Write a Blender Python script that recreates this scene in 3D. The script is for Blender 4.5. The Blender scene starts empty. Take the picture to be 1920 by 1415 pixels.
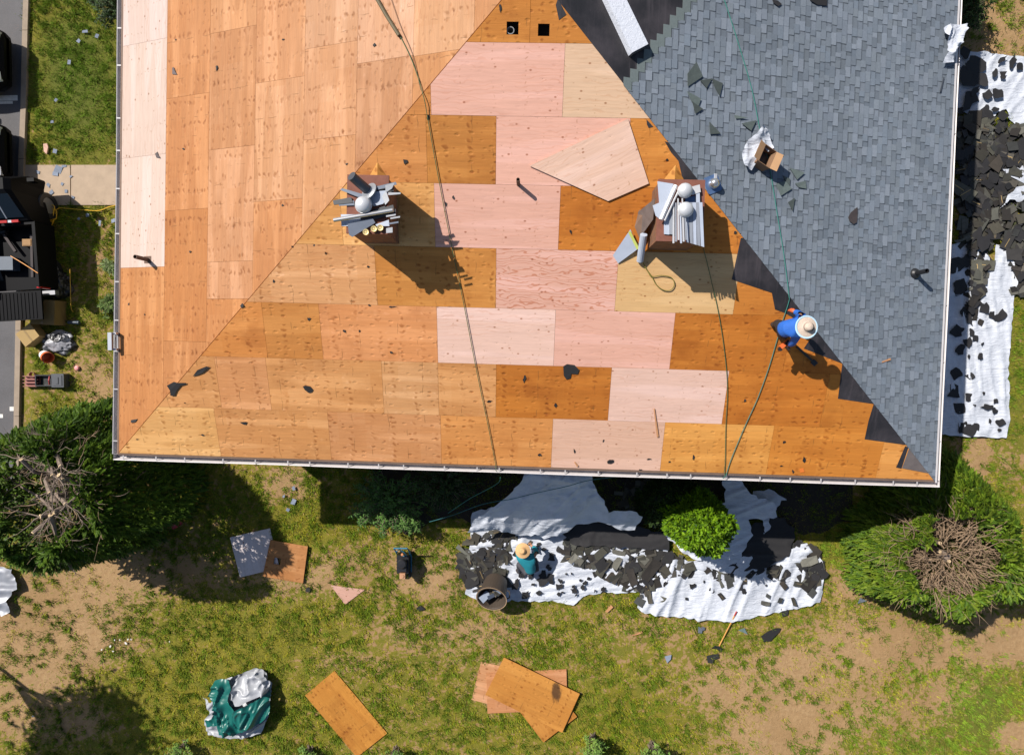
import bpy, math, random
import numpy as np
from mathutils import Vector, Matrix, noise as mnoise

scene = bpy.context.scene
COL = scene.collection
rnd = random.Random(7)

# ---------------------------------------------------------------- camera
CAM_Z = 18.5
FPX = 1178.6            # focal length in photo pixels (photo is 1920 wide)
TA, TB_ = -0.0284, 0.0298
RM = Matrix.Rotation(TA, 3, 'X') @ Matrix.Rotation(TB_, 3, 'Y')
cam_d = bpy.data.cameras.new('camera')
cam = bpy.data.objects.new('camera', cam_d)
COL.objects.link(cam)
cam_d.sensor_width = 36.0
cam_d.lens = FPX / 1920 * 36.0
cam_d.clip_end = 2000
cam.matrix_world = Matrix.Translation((0, 0, CAM_Z)) @ RM.to_4x4()
scene.camera = cam

# ---------------------------------------------------------------- sky and sun
SUN_DIR = Vector((0.77, -0.60, -1.0)).normalized()      # way the light travels
elev = math.asin(-SUN_DIR.z)
world = bpy.data.worlds.new('World')
scene.world = world
world.use_nodes = True
wn = world.node_tree
bg = wn.nodes['Background']
sky = wn.nodes.new('ShaderNodeTexSky')
sky.sky_type = 'NISHITA'
sky.sun_disc = False
sky.sun_elevation = elev
sky.sun_rotation = math.atan2(-SUN_DIR.x, -SUN_DIR.y)
wn.links.new(sky.outputs[0], bg.inputs[0])
bg.inputs[1].default_value = 0.072
sun_d = bpy.data.lights.new('sun', 'SUN')
sun_d.energy = 5.0
sun_d.angle = math.radians(0.5)
sun_d.color = (1.0, 0.95, 0.88)
sun = bpy.data.objects.new('sun', sun_d)
sun.rotation_euler = SUN_DIR.to_track_quat('-Z', 'Y').to_euler()
sun.location = (-30, 25, 40)
COL.objects.link(sun)
scene.view_settings.view_transform = 'Standard'
scene.view_settings.look = 'None'
scene.view_settings.exposure = 0.45
scene.view_settings.gamma = 1.0

# ---------------------------------------------------------------- geometry helpers
CAMP = Vector((0, 0, CAM_Z))
def ray(px, py):
    return RM @ Vector(((px - 960) / FPX, (707.5 - py) / FPX, -1.0))
def at(px, py, z=0.0):
    d = ray(px, py)
    return CAMP + d * ((z - CAM_Z) / d.z)
def hit(px, py, p0, n):
    d = ray(px, py)
    return CAMP + d * ((p0 - CAMP).dot(n) / d.dot(n))

class MB:
    def __init__(s):
        s.v = []; s.f = []; s.m = []; s.c = []; s.uv = []
    def poly(s, pts, mat=0, col=(1, 1, 1, 0), uvs=None):
        i = len(s.v)
        s.v.extend([tuple(p) for p in pts])
        s.f.append(tuple(range(i, i + len(pts))))
        s.m.append(mat); s.c.append(col)
        s.uv.append(uvs if uvs else [(p[0], p[1]) for p in pts])
    def prism(s, top, down, mat=0, col=(1, 1, 1, 0), uvs=None, bottom=True, side_mat=None):
        top = [Vector(p) for p in top]
        sm = mat if side_mat is None else side_mat
        bot = [p + down for p in top]
        s.poly(top, mat, col, uvs)
        n = len(top)
        for i in range(n):
            j = (i + 1) % n
            s.poly([top[j], top[i], bot[i], bot[j]], sm, col)
        if bottom: s.poly(bot[::-1], mat, col, uvs[::-1] if uvs else None)
    def box(s, c, ax, ay, az, mat=0, col=(1, 1, 1, 0)):
        c = Vector(c); ax = Vector(ax); ay = Vector(ay); az = Vector(az)
        P = lambda i, j, k: c + ax * i + ay * j + az * k
        for q in (((-1,-1,1),(1,-1,1),(1,1,1),(-1,1,1)), ((-1,1,-1),(1,1,-1),(1,-1,-1),(-1,-1,-1)),
                  ((-1,-1,-1),(1,-1,-1),(1,-1,1),(-1,-1,1)), ((1,1,-1),(-1,1,-1),(-1,1,1),(1,1,1)),
                  ((1,-1,-1),(1,1,-1),(1,1,1),(1,-1,1)), ((-1,1,-1),(-1,-1,-1),(-1,-1,1),(-1,1,1))):
            s.poly([P(*k) for k in q], mat, col)
    def abox(s, x0, x1, y0, y1, z0, z1, mat=0, col=(1, 1, 1, 0)):
        s.box(((x0+x1)/2, (y0+y1)/2, (z0+z1)/2), ((x1-x0)/2,0,0), (0,(y1-y0)/2,0), (0,0,(z1-z0)/2), mat, col)
    def tube(s, pts, r, n=6, mat=0, col=(1, 1, 1, 0), caps=True):
        pts = [Vector(p) for p in pts]
        if not isinstance(r, (list, tuple)): r = [r] * len(pts)
        rings = []
        up = None
        for i, p in enumerate(pts):
            t = (pts[min(i+1, len(pts)-1)] - pts[max(i-1, 0)])
            if t.length < 1e-9: t = Vector((0, 0, 1))
            t.normalize()
            if up is None:
                up = t.orthogonal().normalized()
            else:
                up = (up - t * up.dot(t))
                up = up.normalized() if up.length > 1e-6 else t.orthogonal().normalized()
            b = t.cross(up)
            i0 = len(s.v)
            for k in range(n):
                a = 2 * math.pi * k / n
                s.v.append(tuple(p + (up * math.cos(a) + b * math.sin(a)) * r[i]))
            rings.append(i0)
        for a, b in zip(rings[:-1], rings[1:]):
            for k in range(n):
                k2 = (k + 1) % n
                s._f((a + k, a + k2, b + k2, b + k), mat, col)
        if caps:
            s._f(tuple(rings[0] + k for k in range(n))[::-1], mat, col)
            s._f(tuple(rings[-1] + k for k in range(n)), mat, col)
    def _f(s, idx, mat, col):
        s.f.append(idx); s.m.append(mat); s.c.append(col)
        s.uv.append([(s.v[i][0], s.v[i][1]) for i in idx])
    def lathe(s, c, axis, prof, n=20, mat=0, col=(1, 1, 1, 0), sx=1.0):
        c = Vector(c); ax = Vector(axis).normalized()
        e1 = Vector((1, 0, 0)) - ax * ax.x
        if e1.length < .1: e1 = Vector((0, 1, 0)) - ax * ax.y
        e1.normalize()
        e2 = ax.cross(e1)
        rings = []
        for (r, h) in prof:
            i0 = len(s.v); rings.append(i0)
            for k in range(n):
                a = 2 * math.pi * k / n
                s.v.append(tuple(c + ax * h + (e1 * math.cos(a) * sx + e2 * math.sin(a)) * r))
        for a, b in zip(rings[:-1], rings[1:]):
            for k in range(n):
                k2 = (k + 1) % n
                s._f((a + k, a + k2, b + k2, b + k), mat, col)
    def build(s, name, mats, parent=None, smooth=False, loc=None):
        me = bpy.data.meshes.new(name)
        vs = s.v
        if loc is not None:
            L = Vector(loc); vs = [tuple(Vector(p) - L) for p in s.v]
        me.from_pydata(vs, [], s.f)
        if not isinstance(mats, (list, tuple)): mats = [mats]
        for m in mats: me.materials.append(m)
        me.polygons.foreach_set('material_index', s.m)
        at_ = me.attributes.new('tint', 'FLOAT_COLOR', 'CORNER')
        uvl = me.uv_layers.new(name='UVMap')
        cols = []; uvs = []
        for f, c, u in zip(s.f, s.c, s.uv):
            for q in u: cols.extend(c); uvs.extend((q[0], q[1]))
        at_.data.foreach_set('color', cols)
        uvl.data.foreach_set('uv', uvs)
        if smooth: me.polygons.foreach_set('use_smooth', [True] * len(s.f))
        me.update()
        o = bpy.data.objects.new(name, me)
        COL.objects.link(o)
        if loc is not None: o.location = loc
        if parent is not None:
            o.parent = parent
            if loc is None: o.matrix_parent_inverse = parent.matrix_world.inverted() if False else Matrix.Translation(-_wl(parent))
            else: o.location = Vector(loc) - _wl(parent)
        return o
def _wl(o):
    p = Vector(o.location)
    while o.parent:
        mp = o.matrix_parent_inverse.translation
        o = o.parent; p = p + mp + Vector(o.location)
    return p
def tag(o, label, cat, group=None, kind=None):
    if label: o['label'] = label
    if cat: o['category'] = cat
    if group: o['group'] = group
    if kind: o['kind'] = kind
    return o
def empty(name, loc, label, cat, group=None):
    o = bpy.data.objects.new(name, None)
    o.empty_display_size = .2
    o.location = loc
    COL.objects.link(o)
    return tag(o, label, cat, group)
def structure(o):
    o['kind'] = 'structure'
    return o

def clip(poly, a, b, c):
    """keep the side a*u+b*v+c >= 0 of a polygon of (u, v)"""
    out = []
    for i in range(len(poly)):
        p, q = poly[i], poly[(i + 1) % len(poly)]
        dp = a*p[0] + b*p[1] + c; dq = a*q[0] + b*q[1] + c
        if dp >= 0: out.append(p)
        if (dp >= 0) != (dq >= 0):
            t = dp / (dp - dq)
            out.append((p[0] + t*(q[0]-p[0]), p[1] + t*(q[1]-p[1])))
    return out
def area(p):
    return abs(sum(p[i][0]*p[(i+1)%len(p)][1] - p[(i+1)%len(p)][0]*p[i][1] for i in range(len(p)))) / 2 if len(p) > 2 else 0

# ---------------------------------------------------------------- material helpers
class NT:
    def __init__(s, name):
        s.mat = bpy.data.materials.new(name); s.mat.use_nodes = True
        s.t = s.mat.node_tree; s.b = s.t.nodes['Principled BSDF']
    def n(s, kind, **kw):
        nd = s.t.nodes.new('ShaderNode' + kind)
        for k, v in kw.items(): setattr(nd, k, v)
        return nd
    def l(s, a, b): s.t.links.new(a, b)
    def val(s, sock, v):
        if hasattr(v, 'links'): s.l(v, sock)
        else: sock.default_value = v
    def math(s, op, a, b=0.0, c=None, clamp=False):
        m = s.n('Math', operation=op, use_clamp=clamp)
        s.val(m.inputs[0], a); s.val(m.inputs[1], b)
        if c is not None: s.val(m.inputs[2], c)
        return m.outputs[0]
    def mix(s, fac, a, b, mode='MIX'):
        m = s.n('Mix', data_type='RGBA', blend_type=mode)
        s.val(m.inputs[0], fac)
        for sock, v in ((m.inputs[6], a), (m.inputs[7], b)):
            if isinstance(v, tuple): sock.default_value = v if len(v) == 4 else (*v, 1)
            else: s.l(v, sock)
        return m.outputs[2]
    def ramp(s, fac, lo, hi, a=0.0, b=1.0):
        m = s.n('MapRange', interpolation_type='SMOOTHSTEP')
        s.val(m.inputs[0], fac)
        m.inputs[1].default_value = lo; m.inputs[2].default_value = hi
        m.inputs[3].default_value = a; m.inputs[4].default_value = b
        return m.outputs[0]
    def noise(s, vec, scale, detail=3.0, rough=.55, dist=0.0):
        m = s.n('TexNoise')
        if vec is not None: s.l(vec, m.inputs['Vector'])
        m.inputs['Scale'].default_value = scale; m.inputs['Detail'].default_value = detail
        m.inputs['Roughness'].default_value = rough; m.inputs['Distortion'].default_value = dist
        return m.outputs[0]
    def mapping(s, vec, scale=(1, 1, 1), loc=(0, 0, 0), rot=(0, 0, 0)):
        m = s.n('Mapping'); s.l(vec, m.inputs[0])
        m.inputs['Scale'].default_value = scale; m.inputs['Location'].default_value = loc; m.inputs['Rotation'].default_value = rot
        return m.outputs[0]
    def bump(s, h, strength=.3, dist=.01):
        m = s.n('Bump'); m.inputs['Strength'].default_value = strength; m.inputs['Distance'].default_value = dist
        s.l(h, m.inputs['Height']); s.l(m.outputs[0], s.b.inputs['Normal'])
    def tint(s):
        a = s.n('Attribute'); a.attribute_name = 'tint'
        return a.outputs['Color']
    def obj(s): return s.n('TexCoord').outputs['Object']
    def uvc(s): return s.n('TexCoord').outputs['UV']

def mat(name, col, rough=.8, var=.25, scale=6.0, metal=0.0, bump=0.0, rand=0.0, spec=None, detail=4.0):
    t = NT(name)
    o = t.obj()
    nz = t.noise(o, scale, detail, .6)
    f = t.math('MULTIPLY_ADD', nz, 2*var, 1 - var)
    if rand:
        oi = t.n('ObjectInfo').outputs['Random']
        f = t.math('MULTIPLY', f, t.math('MULTIPLY_ADD', oi, 2*rand, 1 - rand))
    c = t.mix(1.0, t.tint(), (*col, 1), 'MULTIPLY')
    cc = t.n('CombineColor')
    for i in range(3): t.l(f, cc.inputs[i])
    c = t.mix(1.0, c, cc.outputs[0], 'MULTIPLY')
    t.l(c, t.b.inputs['Base Color'])
    t.b.inputs['Roughness'].default_value = rough
    t.b.inputs['Metallic'].default_value = metal
    if spec is not None: t.b.inputs['Specular IOR Level'].default_value = spec
    if bump:
        t.bump(t.noise(o, scale * 5, 4, .6), bump, .01)
    return t.mat

# ================================================================ HOUSE
EAVE = CAM_Z - 14.1044
PSI = -0.029
CX, CY = -9.4564, -2.1344
W = 18.3909
TP = 0.3311
CS = 1 / math.sqrt(1 + TP*TP)
EX = Vector((math.cos(PSI), math.sin(PSI), 0)); EY = Vector((-math.sin(PSI), math.cos(PSI), 0)); EZ = Vector((0, 0, 1))
BL = Vector((CX, CY, EAVE)); BR = BL + EX * W
LEN = 20.0              # house length along the left and right eaves
class Slope:
    def __init__(s, o, U, inn):
        s.o = o; s.U = U; s.V = (inn + EZ * TP) * CS
        s.N = U.cross(s.V)
        if s.N.z < 0: s.N = -s.N
        s.N.normalize()
    def P(s, u, v, n=0.0): return s.o + s.U * u + s.V * v + s.N * n
    def uv(s, px, py, h=0.0):
        p = hit(px, py, s.o + EZ * h, s.N) - EZ * h - s.o
        return p.dot(s.U), p.dot(s.V)
    def hit(s, px, py, h=0.0): return hit(px, py, s.o + EZ * h, s.N)
F = Slope(BL, EX, EY)
L = Slope(BL, EY, EX)
R = Slope(BR, EY, -EX)
VMAX = W / 2 / CS

# ---- plywood materials: tint = veneer colour of each sheet, UV in metres with u along the grain
def plywood(name, old=0.0, knots=0.5, figure=0.2, stain=0.5, bands=0.3):
    t = NT(name)
    uv = t.uvc(); tint = t.tint()
    g1 = t.noise(t.mapping(uv, (1.1, 16, 1)), 1.0, 4, .6)
    g2 = t.noise(t.mapping(uv, (3.0, 60, 1)), 1.0, 3, .6)
    f = t.math('MULTIPLY_ADD', g1, .34 if not old else .46, .83 if not old else .77)
    f = t.math('MULTIPLY', f, t.math('MULTIPLY_ADD', g2, .26, .87))
    cc = t.n('CombineColor')
    for i in range(3): t.l(f, cc.inputs[i])
    c = t.mix(1.0, tint, cc.outputs[0], 'MULTIPLY')
    # broad veneer bands across the sheet
    bn = t.noise(t.mapping(uv, (.25, 2.6, 1)), 1.0, 1, .4)
    bmask = t.ramp(bn, .52, .60)
    c = t.mix(t.math('MULTIPLY', bmask, bands), c, t.mix(1.0, c, (1.35, 1.5, 1.75, 1), 'MULTIPLY'))
    # cathedral grain lines
    wv = t.n('TexWave', wave_type='BANDS', bands_direction='Y')
    t.l(t.mapping(uv, (.35, 1, 1)), wv.inputs['Vector'])
    wv.inputs['Scale'].default_value = 4.2; wv.inputs['Distortion'].default_value = 11.0 if figure < .5 else 16.0
    wv.inputs['Detail'].default_value = 2.0; wv.inputs['Detail Scale'].default_value = 1.3
    line = t.math('MULTIPLY', t.ramp(wv.outputs['Fac'], .84 if figure < .5 else .80, .99), (t.ramp(t.noise(t.mapping(uv, (.7, 1.6, 1)), 1.0, 2), .36, .62) if figure < .5 else 1.0))
    c = t.mix(t.math('MULTIPLY', line, figure), c, t.mix(1.0, c, (.74, .50, .36, 1), 'MULTIPLY'))
    # knots
    vo = t.n('TexVoronoi', feature='F1')
    t.l(t.mapping(uv, (4.2, 6.0, 1)), vo.inputs['Vector']); vo.inputs['Scale'].default_value = 1.0
    kn = t.math('MULTIPLY', t.ramp(vo.outputs['Distance'], .05, .15, 1, 0), t.ramp(t.noise(t.mapping(uv, (2.1, 2.1, 1)), 1.0, 2), .30, .45))
    c = t.mix(t.math('MULTIPLY', kn, knots), c, t.mix(1.0, c, (.42, .24, .13, 1), 'MULTIPLY'))
    # nail rows with rings of stain
    vo2 = t.n('TexVoronoi', feature='F1')
    t.l(t.mapping(uv, (4.6, 8.2, 1)), vo2.inputs['Vector']); vo2.inputs['Randomness'].default_value = .55
    vo2.inputs['Scale'].default_value = 1.0
    ring = t.ramp(vo2.outputs['Distance'], .10, .30, 1, 0)
    gate = t.ramp(t.noise(uv, 1.3, 3), .46, .66)
    sfac = t.math('MULTIPLY', t.math('MULTIPLY', ring, gate), stain)
    c = t.mix(sfac, c, t.mix(1.0, c, (.62, .47, .30, 1), 'MULTIPLY'))
    dot = t.ramp(vo2.outputs['Distance'], .03, .07, 1, 0)
    c = t.mix(t.math('MULTIPLY', dot, .55 if not old else .75), c, (.10, .05, .03, 1))
    # nail rows: stain marks, with blister light and shade painted in colour
    sx0 = t.n('SeparateXYZ'); t.l(uv, sx0.inputs[0])
    ju = t.math('MULTIPLY_ADD', t.noise(uv, 3.1, 2), .30, sx0.outputs[0]); jv = t.math('MULTIPLY_ADD', t.noise(t.mapping(uv, (1, 1, 1), (5, 9, 0)), 4.3, 2), .26, sx0.outputs[1])
    pu, pv_ = (.48, .135) if old else (.60, .105)
    ru = t.math('MULTIPLY', t.math('SUBTRACT', t.math('FRACT', t.math('DIVIDE', ju, pu)), .5), pu * (.62 if old else 1))
    rv = t.math('MULTIPLY', t.math('SUBTRACT', t.math('FRACT', t.math('DIVIDE', jv, pv_)), .5), pv_)
    def dist_(a, b): return t.math('SQRT', t.math('ADD', t.math('MULTIPLY', a, a), t.math('MULTIPLY', b, b)))
    ngate = t.ramp(t.noise(t.mapping(uv, (2.2, 2.2, 1), (1, 4, 0)), 1.0, 3), .40, .58)
    nd = t.ramp(dist_(ru, rv), .008, .045 if old else .022, 1, 0)
    nmask = t.math('MULTIPLY', nd, ngate)
    c = t.mix(t.math('MULTIPLY', nmask, .72 if old else .45), c, t.mix(1.0, c, (.50, .36, .20, 1), 'MULTIPLY'))
    if old:
        hl0 = t.math('MULTIPLY', t.ramp(dist_(t.math('ADD', ru, .034), t.math('ADD', rv, .022)), .004, .034, 1, 0), ngate)
        c = t.mix(t.math('MULTIPLY', hl0, .45), c, t.mix(1.0, c, (1.25, 1.4, 1.7, 1), 'MULTIPLY'))  # painted highlight on one side of each mark
        # patches of veneer that weathered differently
        wn_ = t.n('TexWhiteNoise', noise_dimensions='2D')
        cell = t.n('CombineXYZ'); t.l(t.math('FLOOR', t.math('DIVIDE', sx0.outputs[0], .61)), cell.inputs[0]); t.l(t.math('FLOOR', t.math('DIVIDE', sx0.outputs[1], .405)), cell.inputs[1])
        t.l(cell.outputs[0], wn_.inputs['Vector'])
        c = t.mix(t.math('MULTIPLY', wn_.outputs[0], .34), c, t.mix(1.0, c, (1.14, 1.28, 1.55, 1), 'MULTIPLY'))
    if old:
        # weathered cross-checks above the rafters and dark water stains
        sx = t.n('SeparateXYZ'); t.l(uv, sx.inputs[0])
        wob = t.math('MULTIPLY', t.noise(t.mapping(uv, (.0, 3.0, 1)), 1.0, 2), .12)
        fr = t.math('FRACT', t.math('DIVIDE', t.math('ADD', sx.outputs[0], wob), .406))
        ck = t.ramp(t.math('ABSOLUTE', t.math('SUBTRACT', fr, .5)), .0, .03, 1, 0)
        ckg = t.ramp(t.noise(t.mapping(uv, (2.4, 3.4, 1)), 1.0, 2), .50, .64)
        c = t.mix(t.math('MULTIPLY', t.math('MULTIPLY', ck, ckg), .65), c, (.12, .055, .015, 1))
        big = t.ramp(t.noise(uv, .9, 4, .6), .50, .72)
        c = t.mix(t.math('MULTIPLY', big, .55 * old), c, t.mix(1.0, c, (.62, .50, .36, 1), 'MULTIPLY'))
        hl = t.ramp(t.noise(t.mapping(uv, (5, 9, 1), (3, 7, 0)), 1.0, 2), .64, .76)
        c = t.mix(t.math('MULTIPLY', hl, .35), c, t.mix(1.0, c, (1.3, 1.45, 1.9, 1), 'MULTIPLY'))
    t.l(c, t.b.inputs['Base Color'])
    t.b.inputs['Roughness'].default_value = .75 if not old else .7
    t.b.inputs['Specular IOR Level'].default_value = .25
    hsum = t.math('ADD', t.math('MULTIPLY', g2, .5), t.math('MULTIPLY', ring, -1.2 if old else -.5))
    t.bump(hsum, .5 if old else .25, .012)
    return t.mat
M_new = plywood('new_plywood', 0, .8, .28, .12, .22)
M_fig = plywood('figured_plywood', 0, .8, .80, .2, .3)
M_old = plywood('weathered_plywood', 1.0, .45, .12, .85, .35)
M_tan = plywood('tan_plywood', .55, .6, .25, .9, .5)
M_att = mat('attic_dark', (.02, .015, .01), .9)
M_fascia = mat('fascia_wood', (.16, .10, .07), .8, .4, 4)
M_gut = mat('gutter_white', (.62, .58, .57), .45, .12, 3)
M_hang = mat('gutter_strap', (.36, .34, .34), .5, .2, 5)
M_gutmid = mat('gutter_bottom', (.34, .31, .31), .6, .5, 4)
M_gutin = mat('gutter_inside', (.20, .19, .19), .7, .5, 5)
M_wall = mat('siding', (.45, .40, .33), .8, .1, 2)
M_glass = mat('window_glass', (.03, .04, .05), .1, .1, 1)
M_white = mat('white_paint', (.7, .7, .68), .5, .1, 3)
M_pipe = mat('rusty_pipe', (.10, .055, .035), .7, .4, 9)
M_black = mat('black_rubber', (.012, .012, .014), .45, .2, 5)

house = empty('house', BL + EX*W/2 + EY*LEN/2 + EZ*(-EAVE), 'hip-roofed house stripped to plywood on two slopes and newly shingled in grey on the third', 'house')
roof_mb = MB()
def sheet_poly(mb, S, poly, mat_i, col, off):
    if S is F and mat_i == 2: col = (col[0] * 1.06, col[1] * .90, col[2] * .85)
    if S is F and mat_i == 3: col = (col[0] * 1.0, col[1] * .97, col[2] * .85)
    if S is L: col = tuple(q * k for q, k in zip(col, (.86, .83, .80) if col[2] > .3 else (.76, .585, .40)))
    """poly of (u, v) on slope S, cut to the slope by its hips"""
    if S is F:
        poly = clip(poly, 1, -CS, 0); poly = clip(poly, -1, -CS, W) if len(poly) > 2 else poly
    else:
        poly = clip(poly, 1, -CS, -.02)
        poly = clip(poly, 0, -1, VMAX) if len(poly) > 2 else poly
    if area(poly) < .003: return
    pts = [S.P(u, v, .0) for u, v in poly]
    uvs = [(u + off[0], v + off[1]) for u, v in poly]
    if (pts[1]-pts[0]).cross(pts[2]-pts[1]).dot(S.N) < 0: pts = pts[::-1]; uvs = uvs[::-1]
    mb.prism(pts, S.N * -.02, mat_i, (*col, 1), uvs, bottom=False)
G = .0022
# sheet colours
PK = (.59, .325, .245); PW = (.61, .40, .32); CR = (.60, .40, .26); YN = (.53, .33, .15)
OR_ = (.43, .18, .035); OD = (.36, .135, .018); OY = (.50, .24, .055); TN = (.47, .215, .08); TP2 = (.48, .215, .09)
N_, FG, O_, T_ = 0, 1, 2, 3
V0 = 1.189
rows = [   # centre line in the photo, [(right joint, material, colour), ...] from the left hip to the right one
 (832, 0.0, V0, [(411, T_, (.52,.27,.10)), (619, T_, TN), (827, T_, TP2), (1035, O_, (.47,.22,.06)), (1243, N_, (.57,.35,.25)), (1446, O_, (.46,.23,.05)), (1657, O_, (.40,.165,.025)), (None, O_, OY)]),
 (733, V0, V0+1.219, [(411, T_, TN), (505, T_, TP2), (718, T_, TN), (822, T_, (.50,.25,.11)), (930, T_, TN), (1144, O_, OD), (1362, N_, PW), (1550, O_, OD), (None, O_, (.37,.15,.022))]),
 (628, V0+1.219, V0+2.438, [(497, O_, (.45,.20,.05)), (602, O_, (.42,.19,.045)), (820, O_, (.50,.24,.09)), (1040, N_, PW), (1262, N_, PK), (1480, O_, OD), (None, O_, OD)]),
 (520, V0+2.438, V0+3.657, [(705, T_, (.50,.245,.11)), (930, O_, (.40,.185,.04)), (1157, FG, PK), (1384, N_, YN), (None, O_, (.42,.175,.03))]),
 (405, V0+3.657, V0+4.876, [(640, O_, (.48,.26,.08)), (815, O_, (.52,.30,.10)), (1049, N_, PK), (1270, O_, OD), (None, O_, (.44,.18,.03))]),
 (280, V0+4.876, V0+6.095, [(800, O_, (.42,.19,.05)), (930, O_, (.38,.17,.035)), (1178, N_, PK), (None, O_, (.44,.19,.035))]),
 (150, V0+6.095, V0+7.314, [(807, O_, (.42,.19,.05)), (1057, N_, PK), (None, N_, CR)]),
]
for ymid, va, vb, segs in rows:
    u0 = -.01
    for (xr, mi, col) in segs:
        u1 = F.uv(xr, ymid)[0] if xr else W + .01
        off = (rnd.uniform(0, 90), rnd.uniform(0, 90))
        j = rnd.uniform(.94, 1.06)
        sheet_poly(roof_mb, F, [(u0+G, va+G), (u1-G, va+G), (u1-G, vb-G), (u0+G, vb-G)], mi, tuple(c*j for c in col), off)
        u0 = u1
# peak course, with two square vent openings left in it
va, vb = V0+7.314, VMAX + .05
hA = [F.uv(*p) for p in ((950, 41), (972, 41), (972, 65), (950, 65))]
hB = [F.uv(*p) for p in ((1009, 45), (1030, 45), (1030, 68), (1009, 68))]
def bb(h): return min(p[0] for p in h), max(p[0] for p in h), min(p[1] for p in h), max(p[1] for p in h)
a0, a1, a2, a3 = bb(hA); b0, b1, b2, b3 = bb(hB)
um = F.uv(994, 40)[0]
offA = (11.3, 40.1); offB = (55.0, 3.0)
for (p0, p1, q0, q1, of) in ((-1, a0, va, vb, offA), (a0, a1, va, a2, offA), (a0, a1, a3, vb, offA), (a1, um - G, va, vb, offA),
                             (um + G, b0, va, vb, offB), (b0, b1, va, b2, offB), (b0, b1, b3, vb, offB), (b1, W + 1, va, vb, offB)):
    g = G if q0 == va else 0
    sheet_poly(roof_mb, F, [(p0, q0 + g), (p1, q0 + g), (p1, q1), (p0, q1)], O_, (.40, .17, .03), of)
# left slope: courses parallel to the left eave, sheets running up the picture
lt = (.415, .225, .115)
cols_l = [   # first v, joints (photo y at a photo x), colours bottom to top
 (0.0, 1.33, 268, [501, 293, 80, -130], [(T_, (.45,.235,.105)), (N_, (.56,.44,.38)), (N_, (.55,.43,.37)), (N_, (.55,.43,.38)), (N_, (.55,.42,.36))]),
 (1.33, 2.549, 350, [640, 393, 180, -30], [(T_, (.44,.225,.10)), (T_, (.43,.215,.09)), (T_, (.44,.23,.11)), (T_, (.46,.245,.12)), (T_, (.46,.25,.13))]),
 (2.549, 3.768, 435, [560, 490, 277, 56], [(T_, (.44,.225,.10)), (T_, (.45,.245,.13)), (T_, (.46,.25,.13)), (T_, (.45,.235,.11)), (T_, (.46,.245,.115))]),
 (3.768, 4.987, 524, [375, 150, -80], [(T_, (.45,.24,.12)), (T_, (.47,.265,.14)), (T_, (.46,.245,.12)), (T_, (.47,.26,.14))]),
 (4.987, 6.206, 618, [258, 85, -140], [(T_, (.47,.28,.165)), (T_, (.46,.26,.14)), (T_, (.48,.29,.175)), (T_, (.47,.27,.15))]),
 (6.206, 7.425, 715, [113, -120], [(T_, (.43,.255,.16)), (T_, (.50,.31,.20)), (T_, (.48,.28,.16))]),
 (7.425, 8.644, 815, [100, -140], [(T_, (.47,.26,.13)), (T_, (.50,.30,.17)), (T_, (.49,.29,.17))]),
 (8.644, 9.8, 915, [-50], [(T_, (.47,.27,.15)), (T_, (.47,.27,.15))]),
]
for va, vb, xm, joints, cs in cols_l:
    us = [-.01] + [L.uv(xm, y)[0] for y in joints]
    while us[-1] < LEN - 2.4: us.append(us[-1] + 2.438)
    us.append(LEN)
    for i in range(len(us) - 1):
        mi, col = cs[min(i, len(cs) - 1)]
        if us[i+1] - us[i] < .02: continue
        j = rnd.uniform(.96, 1.05)
        if va > 2.4 and i > 0: col = (col[0] * 1.03, col[1] * 1.12, col[2] * 1.34)
        sheet_poly(roof_mb, L, [(us[i]+G, va+G), (us[i+1]-G, va+G), (us[i+1]-G, vb-G), (us[i]+G, vb-G)], mi, tuple(c*j for c in col), (rnd.uniform(0, 90), rnd.uniform(0, 90)))
deck = roof_mb.build('roof', [M_new, M_fig, M_old, M_tan], house)
# black backing under the sheets; attic darkness put into its colour
mb = MB()
for S, pol in ((F, [(0, 0), (W, 0), (W/2, VMAX)]), (L, [(0, 0), (LEN, 0), (LEN, VMAX), (W/2, VMAX)]), (R, [(0, 0), (LEN, 0), (LEN, VMAX), (W/2, VMAX)])):
    pts = [S.P(u, v, -.16) for u, v in pol]
    if S.U.cross(S.V).dot(S.N) < 0: pts = pts[::-1]
    mb.poly(pts)
mb.poly([L.P(LEN, 0, -.16), R.P(LEN, 0, -.16), R.P(LEN, VMAX, -.16)])
mb.build('attic_dark_backing', M_att, house)

# ---- right slope: felt, then shingles
M_felt = NT('roofing_felt')
_o = M_felt.obj()
_n1 = M_felt.noise(_o, 1.3, 5, .65); _n2 = M_felt.noise(M_felt.mapping(_o, (9, .8, 1)), 1, 3)
_c = M_felt.mix(M_felt.ramp(_n1, .35, .75), (.013, .012, .014, 1), (.045, .038, .042, 1))
_c = M_felt.mix(M_felt.math('MULTIPLY', M_felt.ramp(_n2, .55, .75), .5), _c, (.06, .05, .055, 1))
M_felt.l(_c, M_felt.b.inputs['Base Color']); M_felt.b.inputs['Roughness'].default_value = .55
M_felt.bump(_n2, .4, .02)
M_felt = M_felt.mat
mb = MB()
def felt(S, pxs, n=.006, flat=True):
    uvp = [S.uv(x, y) for x, y in pxs]
    if S is F: uvp = clip(uvp, -1, -CS, W + .01)
    pts = [S.P(u, v, n) for u, v in uvp]
    a = sum((pts[i]-pts[0]).cross(pts[i+1]-pts[0]).dot(S.N) for i in range(1, len(pts)-1))
    if a < 0: pts = pts[::-1]
    mb.prism(pts, S.N * -.004, 0)
rp = [R.P(u, v, .004) for u, v in ((0, 0), (LEN, 0), (LEN, VMAX), (W/2, VMAX))]
mb.prism(rp[::-1] if (rp[1]-rp[0]).cross(rp[2]-rp[0]).dot(R.N) < 0 else rp, R.N * -.02)
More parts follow.
